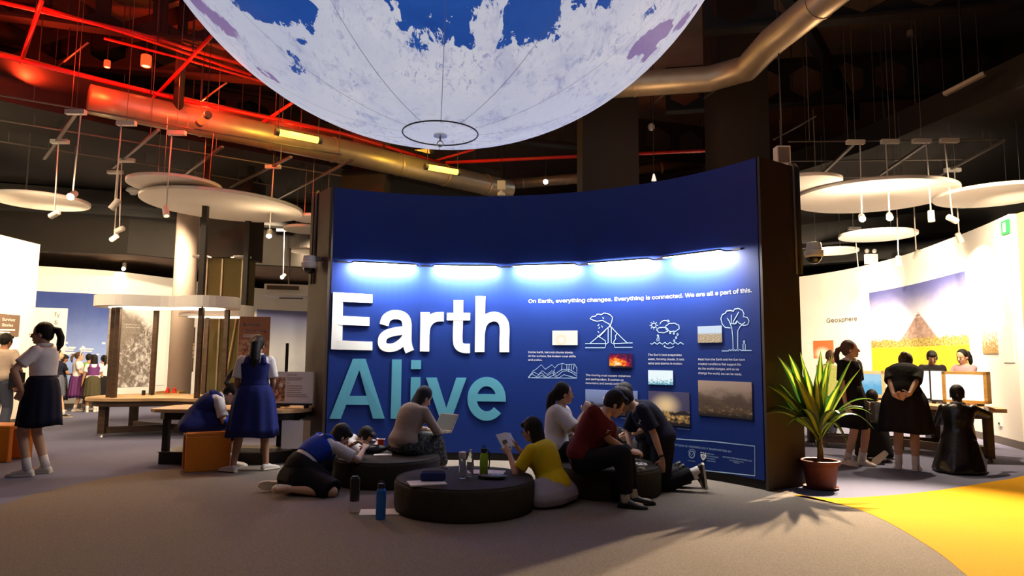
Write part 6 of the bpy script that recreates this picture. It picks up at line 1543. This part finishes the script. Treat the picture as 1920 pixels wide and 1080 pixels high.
# 10 girl in white T-shirt with glasses
l = V(.46, 7.22, 0)
f = Fig('person', 'student in white T-shirt and glasses, one hand raised, before the blue wall', l, -92, 1.58, 0, .0070,
        dict(hip=(0, 0, .37), lean=2, hunch=12, hr=(.08, .30, .77), er=(.6, .1, -1), fdr=(-.2, .4, .9), nr=(-.9, .3, 0), hl=(-.12, .34, .46), fl=(-.1, .42, .075), fr=(.12, .40, .075), kl=(0, 1, 1), kr=(.3, 1, 1), head=(12, 2, 0), curl=40, twist=-22))
f.hair('ponytail', tail=[(.0, -.10, .02), (0, -.135, -.03), (0, -.145, -.12), (0, -.14, -.2), (0, -.12, -.26)], tail_r=.05); sh10 = f.shirt(WHITE_C, -.03, .95, .03, sl_off=.034); f.trousers(BLACK_C); f.shoes(SHOE_K); f.glasses()
badge(f, sh10, 'red_print', M_RED, .72, .0, .09, .06, None, 42); badge(f, sh10, 'shirt_lettering', M_PRINT_K, .52, .0, .16, .04, 'YAKI', 40)
# 11 boy in maroon
l = V(.66, 6.50, 0); wl = LOC(l, -92, 1.68)
f = Fig('person', 'student in maroon T-shirt and black trousers leaning over the ottoman', l, -92, 1.68, 0, .0070,
        dict(hip=(0, 0, .36), lean=12, hunch=32, twist=-60, hr=(.06, .42, .44), hl=(-.06, .44, .44), er=(.7, -.5, -.8), el=(-.7, -.5, -.8), fr=wl((1.02, 6.20, .075)), fl=wl((1.12, 6.36, .075)), kr=(.4, .6, 1), kl=(-.1, .6, 1), tr=(.25, 1, 0), tl=(0, 1, 0), head=(10, 34, 0), curl=48, fdr=(-.35, 1, -.1), fdl=(.45, 1, -.1), nr=(-.5, 0, -1), nl=(.5, 0, -1)))
f.hair('short'); sh11 = f.shirt(MAROON_C, -.06, .88, .028, sl_off=.03); f.trousers(BLACK_C, 1.86, .022); f.shoes(SHOE_K, SHOE_K, SOCK_W, .12)
badge(f, sh11, 'shirt_lettering', M_PRINT_W, .72, .0, .17, .045, 'TIMA', 8)
e, w = f.arm[1]; MB().tube([w + (e - w) * .12 + Vector(a) for a in ((0, .0, .026), (0, .0, .026))] if False else [w + (e - w) * .10, w + (e - w) * .16], .029, 12).build('wristband', M_KCAP, f.root, smooth=True)
# 12 dark haired student behind the ottoman
l = V(1.22, 7.86, 0)
f = Fig('person', 'student in black with long black hair, back turned, low behind the right ottoman', l, 30, 1.55, 0, .009, dict(hip=(0, 0, .12), lean=14, hunch=24, hl=(-.15, .35, .3), hr=(.15, .35, .3), fl=(-.18, .30, .07), fr=(.18, .30, .07), kl=(-1, .4, .8), kr=(1, .4, .8), head=(30, 24, 0)))
f.hair('long', size=1.06); f.shirt(BLACK_C, -.05, 1.6, .02); f.trousers(BLACK_C); f.shoes(SHOE_K)
# 13 kneeling student bending forward
l = V(1.56, 7.12, 0); wl = LOC(l, 84, 1.66)
f = Fig('person', 'student in navy T-shirt kneeling and bending forward, shoe raised behind', l, 84, 1.66, 0, .0070,
        dict(hip=(0, 0, .455), lean=14, hunch=50, hl=(-.20, .02, .29), el=(-.3, -1, 0), hr=(.10, .30, .34), er=(.6, .2, 0), fl=(-.10, -.31, .20), fr=(.10, -.33, .12), kl=(0, 1, -.6), kr=(0, 1, -.6), tl=(0, -.12, -1), tr=(0, -.3, -1), head=(-6, 46, 0), curl=30, twist=20, fdl=(0, .1, -1), nl=(1, 0, 0), fdr=(-.2, .6, -.7)))
f.hair('short', size=1.06); sh13 = f.shirt(NAVY_C, -.06, .80, .028, sl_off=.03); f.trousers(BLACK_C, 1.85, .022); f.shoes(SHOE_K, SOLE_W, SOCK_W, .10)
badge(f, sh13, 'shirt_lettering', M_PRINT_W, .74, .0, .13, .03, 'TEAM', -45)
e, w = f.arm[-1]; MB().tube([w + (e - w) * .10, w + (e - w) * .18], .030, 12).build('wristwatch', M_KCAP, f.root, smooth=True)
l = V(1.52, 7.74, 0)
f = Fig('person', 'student in black mostly hidden behind the bending one in navy', l, 88, 1.55, 0, .009, dict(hip=(0, 0, .44), lean=10, hunch=30, hl=(-.15, .2, .5), hr=(.15, .2, .5), fl=(-.1, -.34, .1), fr=(.1, -.34, .1), kl=(0, 1, -.5), kr=(0, 1, -.5), tl=(0, -.3, -1), tr=(0, -.3, -1), head=(0, 20, 0)))
f.hair('short'); f.shirt(BLACK_C, -.05, .8, .02); f.trousers(BLACK_C); f.shoes(SHOE_K)
# 14 girl in the polo shirt
p = atz(1601, 872); l = V(p.x, p.y, 0); Y14 = -150
f = Fig('person', 'student in black polo with white collar looking right, holding a silver laptop', l, Y14, 1.60, 0, .0068,
        dict(hr=(.27, .10, .80), er=(1, -.6, 0), hl=(-.26, .02, .80), el=(-.6, -1, 0), fl=(-.10, .06, .075), fr=(.07, -.04, .075), tl=(.15, 1, 0), tr=(.25, 1, 0), head=(38, -3, 0), curl=35, fdr=(0, .3, -1)))
f.hair('ponytail', M_BROWNHAIR, tail=[(0, -.105, .03), (0, -.15, .0), (-.03, -.17, -.07), (-.04, -.165, -.15), (-.03, -.14, -.21)], tail_r=.034); sh14 = f.shirt(BLACK_C, .28, .85, .022, collar=WHITE_C); f.skirt(BLACK_C, .47, .225, .20, 12, .04); f.shoes(SHOE_W, SOLE_W, SOCK_W, .09)
badge(f, sh14, 'chest_badge', M_PRINT_W, .72, -.085, .05, .07); badge(f, sh14, 'placket', M_PRINT_W, .86, .0, .018, .08)
q = Matrix.Rotation(R(Y14), 3, 'Z') @ V(-.29, .04, .66) + l
t = thing('tablet_laptop', 'closed silver laptop held at her side by the student in the polo', 'laptop', q, R(6))
o = MB().box((0, 0, 0), (.17, .018, .25)).build('shell', M_STEEL, t); b = o.modifiers.new('b', 'BEVEL'); b.width = .006; b.segments = 2
MB().ell((.01, -.011, .0), (.014, .003, .017), None, 12, 7).build('logo', M_PRINT_K, t, smooth=True)
# 15 head behind the plant
l = V(5.55, 12.0, 0); f = Fig('person', 'person with brown hair half hidden behind the yellow screen and the plant', l, -130, 1.52, 1, .011, dict(head=(0, 18, 0), hl=(-.2, .3, .8), hr=(.2, .3, .8)))
f.hair('short', M_BROWNHAIR); f.shirt(GREEN_C, -.02, .8, .02); f.trousers(DENIM_C); f.shoes(SHOE_K)
# 16 bending girl, hands clasped behind
p = atz(1702, 880); l = V(p.x, p.y, 0)
f = Fig('person', 'student in black dress bending forward, hands clasped behind her back', l, -34, 1.62, 0, .0068,
        dict(hip=(0, -.04, .86), lean=16, hunch=44, hl=(-.085, -.285, .855), hr=(.065, -.305, .865), el=(-1, -.5, .1), er=(1, -.5, .1), fdl=(1, -.2, -.25), fdr=(-1, -.15, -.2), nl=(0, -1, .1), nr=(0, -1, .1), fl=(-.09, -.02, .075), fr=(.09, -.05, .075), head=(-6, 42, 0), curl=30), build=1.12)
f.hair('bun', M_BROWNHAIR, size=1.02); f.shirt(BLACK_C, .1, .85, .024, name='dress_top', sl_off=.024); f.skirt(BLACK_C, .45, .27, .23, 11, .05, 'dress_skirt', t0=.3); f.shoes(SHOE_W, SOLE_W, SOCK_W, .09)
# 17 kneeling girl in the leather jacket
l = V(5.43, 8.42, 0); wl = LOC(l, -42, 1.58)
LEATH = mat('black_leather', (.012, .011, .012), .28, spec=.6, bump=.6, bscale=16)
f = Fig('person', 'student in shiny black jacket and full black skirt kneeling at the screen table', l, -42, 1.58, 1, .0070,
        dict(hip=(0, 0, .34), lean=4, hunch=14, hr=wl((5.95, 8.66, .745)), er=(1, -.3, -1), hl=(-.1, .38, .62), el=(-1, 0, -1), fl=(-.1, -.15, .07), fr=(.1, -.15, .07), kl=(-.1, 1, -.2), kr=(.1, 1, -.2), tl=(0, -1, -.1), tr=(0, -1, -.1), head=(14, 10, 0), curl=20, fdr=(.5, .8, -.1), nr=(0, 0, -1)))
f.hair('tied', tail=[(0, -.10, .0), (0, -.12, -.05), (0, -.11, -.1)], tail_r=.03); f.shirt(LEATH, -.05, 1.7, .028, name='jacket'); 
c = f.sp(.985); r, w = f.frame(1.0); MB().tube([c + f.tan(1) * .02 + r * .068 * math.cos(a) + w * .060 * math.sin(a) for a in np.linspace(0, 6.283, 22, endpoint=False)], .017, 8, True).build('collar', WHITE_C, f.root, smooth=True)
f.drape(LEATH, [(-.16, .18, .10, .1), (.16, .18, .10, .1), (.24, -.10, .02, .05), (-.24, -.10, .02, .05), (.1, -.24, .08, .10), (-.1, -.24, .08, .10), (0, -.36, .02, .05), (.17, -.26, .02, .05), (-.17, -.26, .02, .05), (.0, .4, .05, .08)])
# 18, 19 behind the screens
l = V(6.86, 11.2, 0); f = Fig('person', 'student with fringe standing behind the dark framed white screens', l, 152, 1.52, 1, .0095, dict(head=(4, 24, 0), hl=(-.15, .3, .85), hr=(.15, .3, .85)))
f.hair('short'); f.shirt(BLACK_C, -.02, .85, .022); f.trousers(DENIM_C); f.shoes(SHOE_K); f.glasses()
l = V(6.88, 10.42, 0); f = Fig('person', 'student with ponytail looking left behind the golden boxed screen', l, 104, 1.53, 0, .0085, dict(head=(8, 16, 0), hl=(-.15, .32, .85), hr=(.15, .32, .85), fl=(-.12, .05, .075), fr=(.12, -.08, .075)))
f.hair('ponytail', tail=PONY, tail_r=.034); f.shirt(PINK_C, -.02, .85, .022); f.trousers(ORANGE_C); f.shoes(SHOE_W, SOLE_W)
# 20 kneeling student, soles towards us
l = V(4.84, 9.26, 0)
f = Fig('person', 'student in black skirt kneeling, pale shoe soles towards us, behind the bending one', l, -28, 1.55, 0, .0080,
        dict(hip=(0, 0, .42), lean=34, hunch=30, hl=(-.15, .42, .66), hr=(.15, .42, .66), fl=(-.14, -.36, .12), fr=(.10, -.33, .10), kl=(0, 1, -.5), kr=(0, 1, -.5), tl=(-.1, -.35, -1), tr=(-.8, -.35, -.75), head=(0, 20, 0)))
f.hair('tied'); f.shirt(BLACK_C, .0, .85, .02); f.drape(BLACK_C, [(-.14, .12, .10, .09), (.14, .12, .10, .09), (-.18, -.16, .10, .06), (.18, -.16, .10, .06)]); f.shoes(SOLE_W, SOLE_W, SOCK_W, .08)
